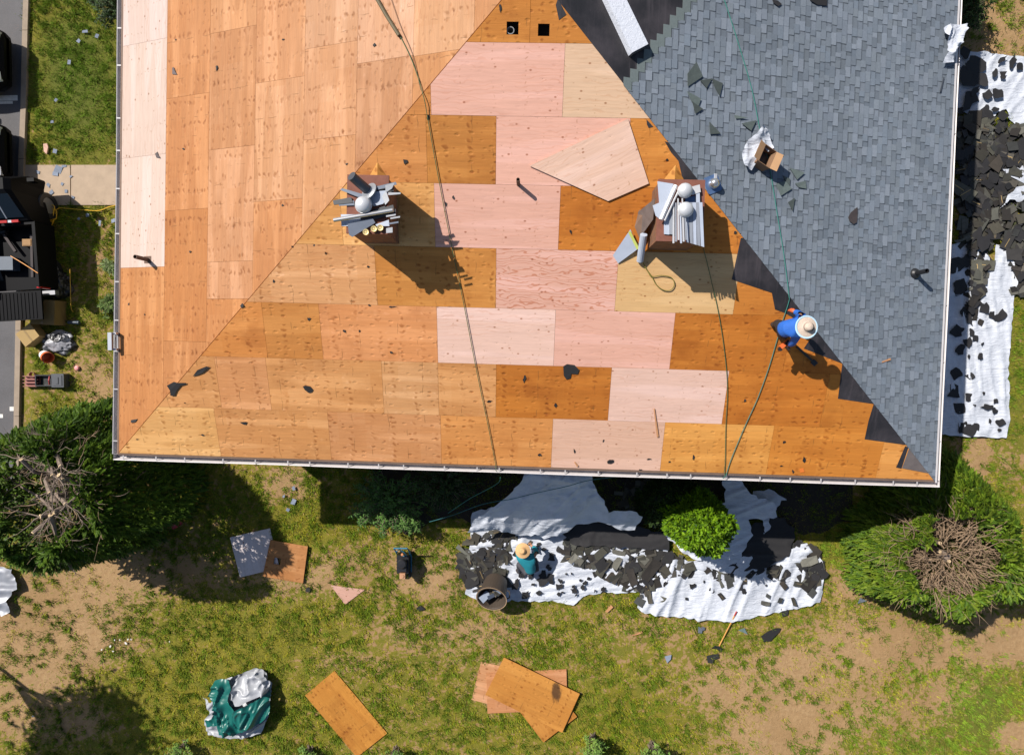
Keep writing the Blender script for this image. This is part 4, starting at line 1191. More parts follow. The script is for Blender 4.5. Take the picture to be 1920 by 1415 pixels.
# ================================================================ SCRAPS
M_scrap = mat('old_shingle', (1, 1, 1), .9, .35, 14, rand=.45, bump=.3)
M_feltscrap = mat('felt_scrap', (.012, .011, .012), .75, .35, 8, rand=.3)
M_greyscrap = mat('grey_scrap', (.17, .20, .26), .85, .2, 10, rand=.15)
prnd = random.Random(77)
def proto_poly(kind):
    r = prnd
    if kind == 'shingle':
        w, h = r.uniform(.16, .48), r.uniform(.11, .24)
        P = [(-w/2, -h/2), (w/2, -h/2), (w/2, h/2), (-w/2, h/2)]
        P = [(x + r.gauss(0, .02), y + r.gauss(0, .015)) for x, y in P]
        if r.random() < .5:
            k = r.randint(0, 3); a = P[k]; b = P[(k+1) % 4]; P.insert(k + 1, ((a[0]+b[0])/2 + r.gauss(0, .05), (a[1]+b[1])/2 + r.gauss(0, .05)))
        return P
    n = r.randint(7, 11)
    el = r.uniform(.45, 1.0)
    return [(math.cos(2*math.pi*i/n) * .16 * r.uniform(.45, 1.25), math.sin(2*math.pi*i/n) * .16 * el * r.uniform(.45, 1.25)) for i in range(n)]
def scrap_mb(P, col, th=.006, curl=.03, tape=False):
    mb = MB(); k1, k2 = prnd.uniform(-curl, curl), prnd.uniform(-curl, curl)
    zz = lambda x, y: k1 * (x / .2) ** 2 + k2 * (y / .15) * abs(y / .15) + th
    c = (sum(p[0] for p in P) / len(P), sum(p[1] for p in P) / len(P))
    top = [Vector((x, y, zz(x, y))) for x, y in P]; ct = Vector((*c, zz(*c)))
    n = len(P)
    for i in range(n):
        a, b = top[i], top[(i+1) % n]
        mb.poly([ct, a, b], 0, (*col, 1))
        mb.poly([a, a - EZ * th, b - EZ * th, b], 0, (*col, 1))
    if tape:
        y = prnd.uniform(-.03, .03); x0, x1 = -.16 * prnd.uniform(.4, 1), .16 * prnd.uniform(.4, 1)
        mb.poly([Vector((x, yy, max(zz(x0, y), zz(x1, y), zz(0, y)) + .004)) for x, yy in ((x0, y), (x1, y), (x1, y + .014), (x0, y + .014))], 0, (.30, .21, .09, 1))
    return mb
sh_cols = [(.022, .018, .015), (.032, .026, .020), (.048, .043, .031), (.060, .058, .044), (.026, .024, .023), (.036, .037, .035), (.085, .085, .070), (.12, .115, .095), (.07, .062, .050)]
PROT_S = []; PROT_F = []; PROT_G = []
def mesh_of(mb, m, name):
    o = mb.build(name, m); me = o.data; bpy.data.objects.remove(o); return me
for k in range(16): PROT_S.append(mesh_of(scrap_mb(proto_poly('shingle'), sh_cols[k % len(sh_cols)], tape=(k % 4 == 0)), M_scrap, 'shingle_scrap'))
for k in range(10): PROT_F.append(mesh_of(scrap_mb(proto_poly('felt'), (1, 1, 1), .004, .02), M_feltscrap, 'felt_scrap'))
for k in range(6): PROT_G.append(mesh_of(scrap_mb(proto_poly('shingle'), (1, 1, 1), .006, .015), M_greyscrap, 'shingle_scrap'))
def inst(name, me, loc, rz, label, cat, group, sc=1.0, tilt=0.0, N=None, sy=None):
    o = bpy.data.objects.new(name, me); COL.objects.link(o)
    q = Matrix.Rotation(rz, 3, 'Z')
    if tilt:
        a = rnd.uniform(0, 6.28); q = Matrix.Rotation(tilt, 3, Vector((math.cos(a), math.sin(a), 0))) @ q
    if N is not None: q = EZ.rotation_difference(N).to_matrix() @ q
    o.matrix_world = Matrix.Translation(loc) @ q.to_4x4() @ Matrix.Diagonal((sc, sy or sc, 1, 1))
    return tag(o, label, cat, group)
def fill(poly, n, zlo, zhi, protos, name, label, cat, group, sc=(.5, 1.5), tilt=.13, weight=None):
    xs = [p[0] for p in poly]; ys = [p[1] for p in poly]; k = 0
    while k < n:
        x, y = rnd.uniform(min(xs), max(xs)), rnd.uniform(min(ys), max(ys))
        if not inpoly(np.array([x]), np.array([y]), poly)[0]: continue
        k += 1
        z = rnd.uniform(zlo, zhi); p = at(x, y, z)
        q_ = rnd.random() < .34
        inst(name, rnd.choice(PROT_F) if q_ else rnd.choice(protos), p, rnd.uniform(0, 6.28), label, cat, group, rnd.uniform(.8, 1.9) if q_ else rnd.uniform(*sc), rnd.uniform(-tilt, tilt))
H1 = [(858, 1055), (885, 1000), (960, 992), (990, 1010), (960, 1030), (945, 1070), (950, 1098), (900, 1100), (868, 1085)]
H2 = [(1060, 995), (1140, 985), (1230, 1003), (1252, 1040), (1290, 1055), (1300, 1075), (1245, 1088), (1200, 1108), (1150, 1088), (1095, 1062), (1050, 1045)]
H3 = [(1300, 1062), (1350, 1050), (1420, 1062), (1490, 1068), (1470, 1078), (1400, 1080), (1390, 1100), (1350, 1085)]
H4 = [(1188, 1090), (1225, 1095), (1215, 1125), (1192, 1130)]
H5 = [(1482, 1020), (1520, 1018), (1542, 1060), (1535, 1110), (1515, 1100), (1490, 1050)]
HR = [(1795, 205), (1850, 222), (1935, 240), (1935, 470), (1895, 470), (1862, 455), (1845, 470), (1800, 455)]
HR2 = [(1815, 465), (1850, 470), (1856, 520), (1835, 560), (1838, 600), (1815, 600)]
HR3 = [(1885, 470), (1935, 470), (1935, 530), (1908, 560), (1903, 505)]
gA = 'torn shingles heaped on the front tarps'; lA = 'torn brown-grey shingle in the heap on the front tarps'
gB = 'torn shingles heaped beyond the right eave'; lB = 'torn dark shingle in the heap beyond the right eave'
fill(H1, 46, .09, .16, PROT_S, 'shingle_scrap', lA, 'shingle', gA); fill(H2, 62, .10, .17, PROT_S, 'shingle_scrap', lA, 'shingle', gA)
fill(H3, 16, .11, .17, PROT_S, 'shingle_scrap', lA, 'shingle', gA); fill(H4, 8, .10, .15, PROT_S, 'shingle_scrap', lA, 'shingle', gA)
fill(H5, 18, .10, .16, PROT_S, 'shingle_scrap', lA, 'shingle', gA)
fill(HR, 105, .12, .22, PROT_S, 'shingle_scrap', lB, 'shingle', gB, (.6, 1.7)); fill(HR2, 18, .10, .2, PROT_S, 'shingle_scrap', lB, 'shingle', gB); fill(HR3, 14, .1, .2, PROT_S, 'shingle_scrap', lB, 'shingle', gB)
# the rest of the heaps, underneath
mb = MB(); srn = random.Random(5)
def under(poly, n, zlo, zhi):
    xs = [p[0] for p in poly]; ys = [p[1] for p in poly]; k = 0
    while k < n:
        x, y = srn.uniform(min(xs), max(xs)), srn.uniform(min(ys), max(ys))
        if not inpoly(np.array([x]), np.array([y]), poly)[0]: continue
        k += 1; p = at(x, y, srn.uniform(zlo, zhi)); a = srn.uniform(0, 6.28); w, h = srn.uniform(.08, .24), srn.uniform(.06, .12)
        u = Vector((math.cos(a), math.sin(a), srn.uniform(-.2, .2))) * w; v = Vector((-math.sin(a), math.cos(a), srn.uniform(-.2, .2))) * h
        cc_ = srn.choice(sh_cols); q = srn.uniform(.6, 1.1)
        mb.prism([p - u - v, p + u - v * srn.uniform(.6, 1.2), p + u + v, p - u * srn.uniform(.6, 1.2) + v], EZ * -.006, 0, (cc_[0]*q, cc_[1]*q, cc_[2]*q, 1))
under(H1, 150, .06, .15); under(H2, 230, .06, .16); under(H3, 40, .05, .12); under(H5, 40, .05, .12); under(HR, 420, .03, .17); under(HR2, 40, .05, .12); under(HR3, 50, .03, .12)
under([(1150, 900), (1260, 900), (1255, 1000), (1180, 1000)], 60, .02, .08)
tag(mb.build('shingle_debris', M_scrap), 'dense under-layer of broken dark shingles filling the heaps by the house', 'shingle debris', kind='stuff')
# black felt sheet in the front shade
sheet('felt_sheet', 'black felt sheet lying in shade between the two front tarps', [(1040, 985), (1090, 972), (1150, 985), (1190, 985), (1250, 1000), (1255, 1030), (1180, 1028), (1080, 1022)], .17, .06, 53, 'felt sheet', mats=M_feltscrap)
sheet('felt_sheet', 'black felt sheet crumpled on the tarps right of the arborvitae', [(1380, 1000), (1410, 985), (1450, 965), (1490, 990), (1480, 1040), (1440, 1062), (1390, 1070), (1365, 1060)], .14, .08, 54, 'felt sheet', mats=M_feltscrap)
# single felt scraps on the right-hand tarps
gD = 'black scraps scattered on the white tarp by the right wall'; lD = 'torn black scrap lying on the long white tarp by the right wall'
for (x, y, s) in [(1830, 515, 1), (1840, 545, 1.3), (1822, 530, .9), (1815, 640, 1), (1820, 580, 1.6), (1845, 577, 1.3), (1860, 590, 1), (1880, 590, 1.2), (1872, 596, .9), (1817, 600, 1.1), (1822, 625, .9), (1830, 635, .8), (1838, 668, .8), (1817, 668, .6), (1842, 645, .35),
                  (1850, 762, 1.1), (1865, 770, .8), (1856, 790, .5), (1815, 743, .9), (1818, 805, 1.6), (1830, 800, 1), (1868, 752, .6), (1875, 792, .9), (1845, 737, .4), (1828, 760, .35), (1873, 806, .4), (1820, 705, 1.0), (1806, 800, 1.4), (1800, 765, 1.6), (1795, 700, 1.4), (1800, 655, 1.3), (1795, 620, 1.5), (1805, 585, 1.2), (1800, 540, 1.6), (1790, 735, 1.5), (1790, 500, 2), (1810, 490, 1.4)]:
    inst('felt_scrap', rnd.choice(PROT_F), at(x, y, .13), rnd.uniform(0, 6.28), lD, 'scrap', gD, s, .06)
gE = 'black scraps on the curved top right tarp'; lE = 'torn black scrap on the curved white tarp at the top right'
for (x, y, s) in [(1810, 100, 1.1), (1900, 115, 1.2), (1912, 125, 1.0), (1830, 120, 2.4), (1815, 140, 2.6), (1840, 150, 1.5), (1865, 138, 1.1), (1880, 140, .8), (1850, 178, 1.1), (1870, 175, 1.1), (1830, 170, 1.2), (1845, 210, 1.7), (1880, 215, 1.2), (1880, 112, .9), (1820, 185, 2.2), (1865, 205, 1.0)]:
    inst('felt_scrap', rnd.choice(PROT_F), at(x, y, .17), rnd.uniform(0, 6.28), lE, 'scrap', gE, s, .06)
gF = 'black scraps on the front tarps'; lF = 'torn black scrap lying on the white front tarps'
for (x, y, s) in [(1015, 1090, 1.1), (968, 1095, 1), (1048, 1100, .8), (1018, 1078, 1.2), (1030, 1083, .9), (985, 1115, 1), (965, 1100, .8), (1000, 1095, .4), (1052, 1090, .5), (1075, 1100, .4), (1035, 1045, .9), (1048, 1030, .8), (1065, 1025, 1), (1010, 1020, .6), (1080, 1115, .35), (1287, 1122, .4), (1345, 1080, .9)]:
    inst('felt_scrap', rnd.choice(PROT_F), at(x, y, .14), rnd.uniform(0, 6.28), lF, 'scrap', gF, s, .06)
TW1 = [(960, 1000), (1050, 1005), (1060, 1050), (1150, 1095), (1180, 1105), (1080, 1120), (960, 1115), (945, 1060)]
TW2 = [(1250, 1070), (1400, 1080), (1530, 1060), (1530, 1110), (1440, 1110), (1300, 1110), (1230, 1100)]
for poly_, n_ in ((TW1, 26), (TW2, 14)):
    k = 0
    while k < n_:
        x, y = rnd.uniform(945, 1530), rnd.uniform(1000, 1120)
        if inpoly(np.array([x]), np.array([y]), poly_)[0]:
            k += 1; inst('felt_scrap', rnd.choice(PROT_F), at(x, y, .145), rnd.uniform(0, 6.28), lF, 'scrap', gF, rnd.uniform(.2, .75), .06)
lG = 'single grey shingle piece lying on the pale front right tarp'; gG = 'single shingles on the front right tarp'
for (x, y, s, a) in [(1223, 1101, .9, 1.5), (1245, 1124, .9, .3), (1353, 1118, .6, .9), (1352, 1088, .9, 1.2), (1368, 1093, 1.1, 1.3), (1440, 1117, .6, .5), (1463, 1125, .7, 1.9), (1488, 1127, .7, 1.2), (1470, 1098, .7, .9), (1512, 1098, 1.4, .9), (1523, 1112, 1.1, .9), (1500, 1095, .8, .2), (1435, 1130, .8, .2)]:
    inst('shingle_scrap', rnd.choice(PROT_S), at(x, y, .17), -a, lG, 'shingle', gG, s)

# traced pieces on the roof
def flake(name, label, cat, px, S=None, m=M_feltscrap, n=.012, th=.006, z=.02, group=None, col=(1, 1, 1)):
    P = [S.P(*S.uv(x, y), n + rnd.uniform(0, .012)) if S else Vector(at(x, y, z + rnd.uniform(0, .015))) for x, y in px]
    nr = S.N if S else EZ
    a = sum((P[i]-P[0]).cross(P[i+1]-P[0]).dot(nr) for i in range(1, len(P)-1))
    if a < 0: P = P[::-1]
    mb = MB(); mb.prism(P, nr * -th, 0, (*col, 1))
    return tag(mb.build(name, m, loc=sum(P, Vector()) / len(P)), label, cat, group)
flake('felt_scrap', 'large torn black scrap straddling the left hip line', 'scrap', [(314, 722), (327, 715), (334, 717), (350, 717), (350, 720), (340, 722), (332, 732), (328, 741), (321, 741), (320, 731)], F, n=.02)
flake('felt_scrap', 'long thin black scrap on the left hip above the torn one', 'scrap', [(362, 705), (371, 693), (388, 686), (394, 688), (381, 698), (371, 702)], F, n=.02)
flake('felt_scrap', 'jagged black scrap in the middle of the tan plywood sheets', 'scrap', [(568, 724), (573, 722), (582, 724), (588, 731), (584, 735), (579, 736), (572, 730)], F)
flake('felt_scrap', 'largest black scrap on the deck below the pink sheets', 'scrap', [(1056, 686), (1063, 682), (1077, 684), (1086, 693), (1083, 701), (1071, 700), (1070, 709), (1062, 711), (1057, 704)], F)
flake('felt_scrap', 'black scrap on the pink sheet next to the front gutter', 'scrap', [(1138, 864), (1142, 861), (1150, 861), (1151, 866), (1145, 869), (1139, 868)], F)
flake('felt_scrap', 'dark scrap at the left corner of the roof', 'scrap', [(247, 787), (259, 785), (255, 791), (247, 792)], L)
flake('felt_scrap', 'dark wedge scrap on the tan sheets near the left corner', 'scrap', [(450, 791), (463, 790), (462, 796), (456, 795)], F)
flake('felt_scrap', 'teardrop shaped dark scrap lying on the grey shingles', 'scrap', [(1605, 389), (1606, 402), (1604, 418), (1598, 421), (1591, 416), (1588, 408), (1593, 399)], R, n=.03, m=M_scrap, col=(.045, .035, .035))
flake('felt_scrap', 'black rounded scrap at the top picture edge on the shingles', 'scrap', [(1514, -4), (1517, 3), (1530, 11), (1548, 13), (1548, -4)], R, n=.03)
flake('felt_scrap', 'small black scrap left of the rounded one on the shingles', 'scrap', [(1446, 1), (1456, 3), (1464, 10), (1457, 14), (1449, 8)], R, n=.03)
flake('felt_scrap', 'thin dark strip on the shingles below the white bag', 'scrap', [(1766, 146), (1768, 147), (1762, 174), (1759, 173)], R, n=.03, m=M_greyscrap, col=(.3, .3, .3))
flake('felt_scrap', 'grey torn scrap on the white edge sheets', 'scrap', [(292, 289), (296, 285), (298, 291), (302, 297), (294, 296)], L, m=M_scrap, col=(.12, .10, .10))
flake('felt_scrap', 'grey scrap near the top of the left slope', 'scrap', [(324, 128), (327, 127), (330, 135), (333, 141), (324, 140)], L, m=M_scrap, col=(.10, .08, .08))
flake('felt_scrap', 'dark scrap right of the left chimney top', 'scrap', [(756, 299), (764, 300), (765, 304), (758, 308)], F)
flake('shingle_scrap', 'small orange chip next to the gutter on the deck', 'scrap', [(1499, 879), (1506, 877), (1508, 884), (1500, 885)], F, m=mat('orange_chip', (.65, .16, .02)))
lH = 'tiny black felt crumb lying on the plywood deck'; gH = 'tiny felt crumbs on the deck'
tiny = [(983, 710, 3, 8, F), (1042, 760, 3, 8, F), (918, 752, 5, 4, F), (1300, 857, 2.5, 6, F), (579, 598, 4, 4, F), (938, 15, 2.5, 7, F), (1470, 828, 4, 3.5, F), (1507, 862, 4, 7, F), (1465, 873, 3, 3, F), (803, 220, 3, 5, F), (836, 382, 2, 4, F),
        (692, 572, 3, 2, F), (646, 620, 3, 3, F), (674, 620, 2, 3, F), (513, 527, 2, 4, F), (690, 500, 3, 2, F), (850, 370, 3, 3, F), (733, 660, 3, 2, F), (1012, 852, 4, 3, F), (1131, 826, 1.5, 6, F), (1217, 860, 5, 1.5, F), (1486, 883, 2, 4, F), (1396, 750, 2, 3, F), (1077, 845, 1.5, 5, F),
        (734, 575, 8, 1.5, F), (530, 385, 3, 2.5, L), (357, 472, 3, 2, L), (407, 128, 3, 5, L), (345, 280, 4, 3, L), (242, 570, 2, 3, L), (272, 590, 2, 3, L), (255, 856, 3, 3, F), (258, 823, 3, 2, F), (347, 755, 2, 2, F), (650, 308, 3, 2, L), (703, 85, 3, 3, L), (330, 75, 2, 2, L), (532, 75, 3, 2, L), (1250, 300, 3, 2, F), (1378, 436, 3, 3, F), (1070, 434, 2, 4, F),
        (455, 573, 4, 4, L), (548, 462, 2, 2, F), (590, 460, 2, 2, L), (1255, 865, 3, 1.5, F), (380, 815, 4, 2, F), (1200, 880, 4, 1.5, F)]
for (x, y, w, h, S) in tiny:
    me_ = rnd.choice(PROT_F)
    inst('felt_crumb', me_, S.P(*S.uv(x, y), .008), rnd.uniform(-.3, .3), lH, 'scrap', gH, w / 15, 0, S.N, h / 11)
sp = [[(1287, 140), (1304, 118), (1316, 145), (1288, 164)], [(1311, 152), (1333, 149), (1323, 167)], [(1333, 149), (1353, 158), (1347, 182), (1338, 165)], [(1287, 173), (1312, 187), (1308, 200), (1295, 192)], [(1296, 192), (1316, 206), (1302, 215)], [(1328, 230), (1349, 252), (1330, 253)], [(1388, 233), (1416, 227), (1406, 247)], [(1375, 217), (1400, 223), (1378, 224)]]
for p in sp: flake('shingle_scrap', 'green-grey triangular shingle offcut lying on the roof above the cardboard box', 'shingle', p, R, M_scrap, .035, .008, group='offcuts above the box', col=(.075, .095, .09))
sp = [[(1478, 316), (1506, 325), (1492, 338)], [(1465, 330), (1480, 337), (1478, 352)], [(1452, 346), (1470, 340), (1482, 355), (1462, 368)], [(1488, 345), (1508, 340), (1510, 355), (1495, 352)], [(1475, 380), (1488, 372), (1484, 397)]]
for p in sp: flake('shingle_scrap', 'green-grey triangular shingle offcut lying on the roof below the cardboard box', 'shingle', p, R, M_scrap, .035, .008, group='offcuts below the box', col=(.075, .095, .09))
# wood splinters
M_splint = mat('wood_splinter', (.45, .22, .10), .8, .2, 6)
for (a, b, S, lb) in (((1226, 765), (1233, 818), F, 'long thin wood splinter across two pink sheets'), ((1652, 679), (1668, 673), R, 'pinkish wood splinter on the grey shingles'), ((1077, 865), (1083, 873), F, 'short wood splinter by the front gutter')):
    mb = MB(); p, q = S.P(*S.uv(*a), .03), S.P(*S.uv(*b), .03); d = (q - p).normalized(); sd = d.cross(S.N)
    mb.prism([p - sd * .012, q - sd * .02, q + sd * .02, p + sd * .008][::-1], S.N * -.015); tag(mb.build('wood_splinter', M_splint, loc=p), lb, 'splinter')
# pieces on lawn and walkway
lI = 'loose grey shingle chip lying in the upper left lawn'; gI = 'grey shingle chips on the upper left lawn'
for (x, y, s) in [(202, 30, .45), (160, 59, .5), (147, 77, .55), (182, 68, .4), (130, 117, .4), (105, 188, .35), (98, 229, .45), (103, 284, .5), (164, 403, .55), (148, 410, .4), (212, 414, .5), (187, 418, .45)]:
    inst('shingle_scrap', rnd.choice(PROT_G), at(x, y, .07), rnd.uniform(0, 6), lI, 'shingle', gI, s, .15)
lJ = 'grey shingle chip lying on the concrete walkway'; gJ = 'grey shingle chips on the walkway'
for (x, y, s) in [(71, 323, .5), (110, 318, .9), (104, 326, .5), (133, 331, .35), (91, 347, .5), (117, 345, .45), (96, 361, .5), (124, 359, .4), (137, 370, .4), (120, 312, .4)]:
    inst('shingle_scrap', rnd.choice(PROT_G), at(x, y, .042), rnd.uniform(0, 6), lJ, 'shingle', gJ, s)
flake('felt_scrap', 'black rag-shaped scrap on the lawn right of the wooden-handled tool', 'scrap', [(1427, 1192), (1440, 1183), (1455, 1177), (1464, 1177), (1461, 1184), (1445, 1201), (1432, 1203)], None, z=.06)
flake('felt_scrap', 'black torn scrap below the head of the long-handled tool', 'scrap', [(1325, 1229), (1334, 1227), (1347, 1225), (1348, 1233), (1338, 1237), (1337, 1243), (1327, 1242)], None, z=.06)
flake('felt_scrap', 'black chip touching the hem of the front right tarp', 'scrap', [(1464, 1142), (1470, 1137), (1479, 1144), (1477, 1153), (1467, 1156)], None, z=.06)
flake('shingle_scrap', 'grey triangular shingle chip right of the front right tarp', 'shingle', [(1613, 1120), (1626, 1126), (1608, 1131)], None, M_greyscrap, z=.06, col=(.5, .5, .5))
flake('shingle_scrap', 'blue-grey shingle chip in the middle of the lower lawn', 'shingle', [(1246, 1230), (1259, 1227), (1258, 1235), (1251, 1243)], None, M_greyscrap, z=.06)
flake('shingle_scrap', 'greenish shingle triangle on the lawn right of the tool handle', 'shingle', [(1384, 1181), (1396, 1177), (1402, 1189)], None, M_greyscrap, z=.06, col=(.6, .75, .6))
flake('shingle_scrap', 'dark shingle chip left of the two lawn chips below the tarp', 'shingle', [(1309, 1174), (1318, 1178), (1316, 1187), (1309, 1186)], None, M_greyscrap, z=.06, col=(.5, .5, .5))
flake('shingle_scrap', 'dark curled shingle chip under the hem near the tool handle', 'shingle', [(1316, 1174), (1322, 1176), (1321, 1181), (1315, 1182)], None, M_greyscrap, z=.06, col=(.4, .4, .4))
flake('felt_scrap', 'dark scrap in the grass left of the grey bin', 'scrap', [(780, 1140), (788, 1134), (797, 1142), (786, 1145)], None, z=.05)
flake('felt_scrap', 'small dark lump below the brown plywood piece', 'scrap', [(572, 1106), (576, 1101), (582, 1103), (581, 1109), (575, 1110)], None, z=.06, th=.06)
flake('wood_splinter', 'wooden stake bit on the lawn below the white tarp', 'splinter', [(1135, 1146), (1146, 1134), (1150, 1138), (1139, 1148)], None, M_splint, z=.06, th=.03)
flake('wood_splinter', 'tan wood splinter lying in the mid lawn', 'splinter', [(1185, 1191), (1203, 1183), (1205, 1186), (1190, 1191)], None, M_splint, z=.06, th=.02)
flake('felt_scrap', 'dark shingle tile beside the right evergreen', 'scrap', [(1586, 1030), (1600, 1028), (1604, 1036), (1590, 1036)], None, z=.06)
lK = 'grey shingle chip in the shade edge below the front left gutter'; gK = 'grey chips by the shade edge'
for (x, y, s) in [(550, 940, .6), (540, 955, .4), (532, 930, .35), (551, 915, .4)]:
    inst('shingle_scrap', rnd.choice(PROT_G), at(x, y, .07), rnd.uniform(0, 6), lK, 'shingle', gK, s, .1)
M_chip = mat('white_chip', (.6, .58, .54), .7, .1, 5)
wc = mesh_of(scrap_mb([(-.05, -.02), (.03, -.03), (.06, .01), (0, .035), (-.04, .02)], (1, 1, 1), .01, .005), M_chip, 'paint_chip')
for (x, y, s) in [(191, 1217, .6), (207, 1211, .8), (236, 1205, .9), (240, 1198, .6), (212, 1220, .6), (225, 1199, .5), (215, 1199, .5), (246, 1198, .5), (62, 1342, .7), (318, 1202, .4)]:
    inst('paint_chip', wc, at(x, y, .05), rnd.uniform(0, 6), 'tiny white chip on the left lawn', 'chip', 'white chips on the left lawn', s)

# ================================================================ THINGS ON THE CHIMNEYS
M_steel = mat('galvanised_sheet', (.30, .32, .36), .45, .15, 4, .35)
M_dark = mat('dark_flashing', (.028, .030, .036), .5, .3, 6)
M_blueg = mat('painted_flashing', (.36, .40, .48), .5, .12, 4)
M_lite = mat('pale_aluminium', (.55, .55, .56), .4, .1, 4, .3)
M_bluem = mat('blue_flashing', (.10, .17, .32), .35, .2, 4, .3)
M_chrome = mat('bright_pipe', (.62, .60, .58), .22, .1, 4, .85)
M_brass = mat('brass_nails', (.46, .36, .16), .5, .3, 30, .4)
M_dome = mat('dome_metal', (.52, .53, .55), .38, .12, 4, .25)
def pile_sheet(name, label, px, z, m, th=.01, slope=(0, 0), group=None, cat='flashing'):
    P = [Vector(at(x, y, z)) for x, y in px]
    c = sum(P, Vector()) / len(P)
    P = [p + EZ * ((p.x - c.x) * slope[0] + (p.y - c.y) * slope[1]) for p in P]
    if (P[1]-P[0]).cross(P[2]-P[1]).z < 0: P = P[::-1]
    mb = MB(); mb.prism(P, EZ * -th)
    return tag(mb.build(name, m, loc=c), label, cat, group)
def pile_tube(name, label, pts, r, m, cat, n=12, group=None):
    mb = MB(); P = [Vector(at(*p)) for p in pts]; mb.tube(P, r, n)
    return tag(mb.build(name, m, loc=P[0], smooth=False), label, cat, group)
def dome(label, px, z, r, m):
    c = Vector(at(*px, z)); root = empty('vent_cap', c - EZ * .12, label, 'vent cap')
    mb = MB(); mb.lathe(c, EZ, [(r * math.cos(a), r * .75 * math.sin(a)) for a in [i * math.pi / 2 / 8 for i in range(8)]] + [(.002, r*.75)], 24); mb.build('cap', m, root, smooth=True)
    mb = MB(); mb.lathe(c, EZ, [(r * .97, -.005), (r * 1.04, -.012), (r * 1.04, -.03), (r*.9, -.03)], 24); mb.build('rim', M_lite, root)
    mb = MB(); mb.lathe(c - EZ * .12, EZ, [(r*.6, 0), (r*.6, .10)], 20); mb.build('collar', M_steel, root)
    return root
z1 = CH1.z
M_strip = mat('dull_trim', (.26, .27, .29), .5, .2, 5, .3)
M_strip2 = mat('blue_grey_trim', (.10, .12, .16), .5, .2, 5, .2)
# left chimney
mb = MB(); pts = [at(659, 330, z1 + .42), at(676, 345, z1 + .25), at(690, 357, z1 + .10)]
rt = empty('duct_pipe', at(690, 357, z1), 'dark grey duct pipe with a round collar leaning on the left chimney pile', 'pipe')
mb.tube(pts, .085, 18); mb.build('pipe', mat('dark_duct', (.07, .08, .10), .4, .15, 5, .4), rt)
mb = MB(); ax = (Vector(pts[2]) - Vector(pts[1])).normalized(); mb.lathe(pts[2], ax, [(.09, -.03), (.13, .0), (.17, .02), (.17, .04), (.1, .03)], 20); mb.build('collar', M_strip, rt)
gl_ = None
pile_sheet('flashing', 'grey flashing board pointing left at the top of the left chimney pile', [(637, 356), (642, 353), (690, 367), (688, 376)], z1 + .06, M_strip2)
pile_sheet('flashing', 'black flashing strip poking left from the left chimney pile', [(624, 376), (658, 370), (662, 380), (626, 384)], z1 + .04, M_dark, .03)
pile_sheet('flashing', 'dark narrow strip just under the black flashing strip', [(634, 382), (664, 376), (664, 385), (636, 386)], z1 + .03, M_strip2, .012)
pile_sheet('flashing', 'crumpled grey flashing sheet in the middle of the left chimney pile', [(684, 361), (728, 358), (727, 372), (718, 382), (700, 386), (690, 374)], z1 + .07, M_blueg, .008, (.1, .2))
pile_sheet('flashing', 'folded pale flashing piece at the right top of the left chimney pile', [(716, 368), (724, 357), (730, 376), (722, 384)], z1 + .11, M_strip, .008, (.2, .1))
pile_sheet('flashing', 'white trim strip at the upper right of the left chimney pile', [(728, 361), (751, 361), (751, 364), (728, 366)], z1 + .12, M_strip, .01)
pile_sheet('flashing', 'silver strip crossing right at the top of the left chimney pile', [(705, 350), (742, 341), (744, 346), (708, 356)], z1 + .10, M_strip2, .01)
pile_sheet('flashing', 'angled pale strip with a bent end on the left chimney pile', [(722, 347), (741, 344), (735, 354), (722, 360)], z1 + .16, M_strip, .006, (.3, .2))
pile_sheet('flashing', 'dark blue flashing sheet behind the bright pipe', [(697, 396), (737, 384), (740, 400), (700, 412)], z1 + .06, M_dark, .01)
pile_sheet('flashing', 'pale blue sheet under the bright pipe on the left chimney', [(639, 402), (700, 402), (700, 424), (640, 424)], z1 + .02, M_blueg, .01)
pile_tube('metal_pipe', 'bright silver pipe across the front of the left chimney pile', [(626, 413, z1 + .10), (737, 394, z1 + .14)], .038, M_chrome, 'pipe')
pile_sheet('flashing', 'wedge-shaped grey flashing sheet hanging over the left chimney front', [(654, 440), (652, 420), (700, 411), (704, 418), (680, 432), (660, 444)], z1 + .06, M_strip2, .008, (0, .12))
pile_sheet('flashing', 'blue-grey flashing strip right of the wedge on the left chimney', [(704, 421), (729, 412), (730, 424), (706, 424)], z1 + .05, M_blueg)
pile_sheet('flashing', 'small square metal plate at the front right of the left chimney', [(724, 428), (736, 426), (736, 436), (724, 437)], z1 + .03, M_strip)
for i, (x, y) in enumerate(((724, 404), (732, 408), (729, 418))):
    pile_sheet('flashing', ('short silver strip on the right end of the bright pipe', 'lower short silver strip by the bright pipe', 'short dark strip above the small metal plate')[i], [(x, y), (x + 18, y - 3), (x + 18, y), (x, y + 3)], z1 + .16, M_strip if i < 2 else M_strip2)
nc = MB(); nc.lathe((0, 0, 0), EZ, [(.002, .05), (.022, .05), (.024, .02), (.03, .05), (.055, .055), (.058, .0), (.03, 0)], 18); ncm = mesh_of(nc, M_brass, 'nail_coil')
for (x, y, lb) in ((687, 436, 'brass nail coil leftmost of three on the left chimney'), (702, 430, 'brass nail coil in the middle of three on the left chimney'), (714, 428, 'brass nail coil rightmost of three on the left chimney')):
    inst('nail_coil', ncm, at(x, y, z1 + .02), .4, lb, 'nail coil', 'brass nail coils on the left chimney')
dome('round silver vent cap on the left chimney pile', (681, 384), z1 + .16, .15, M_dome)
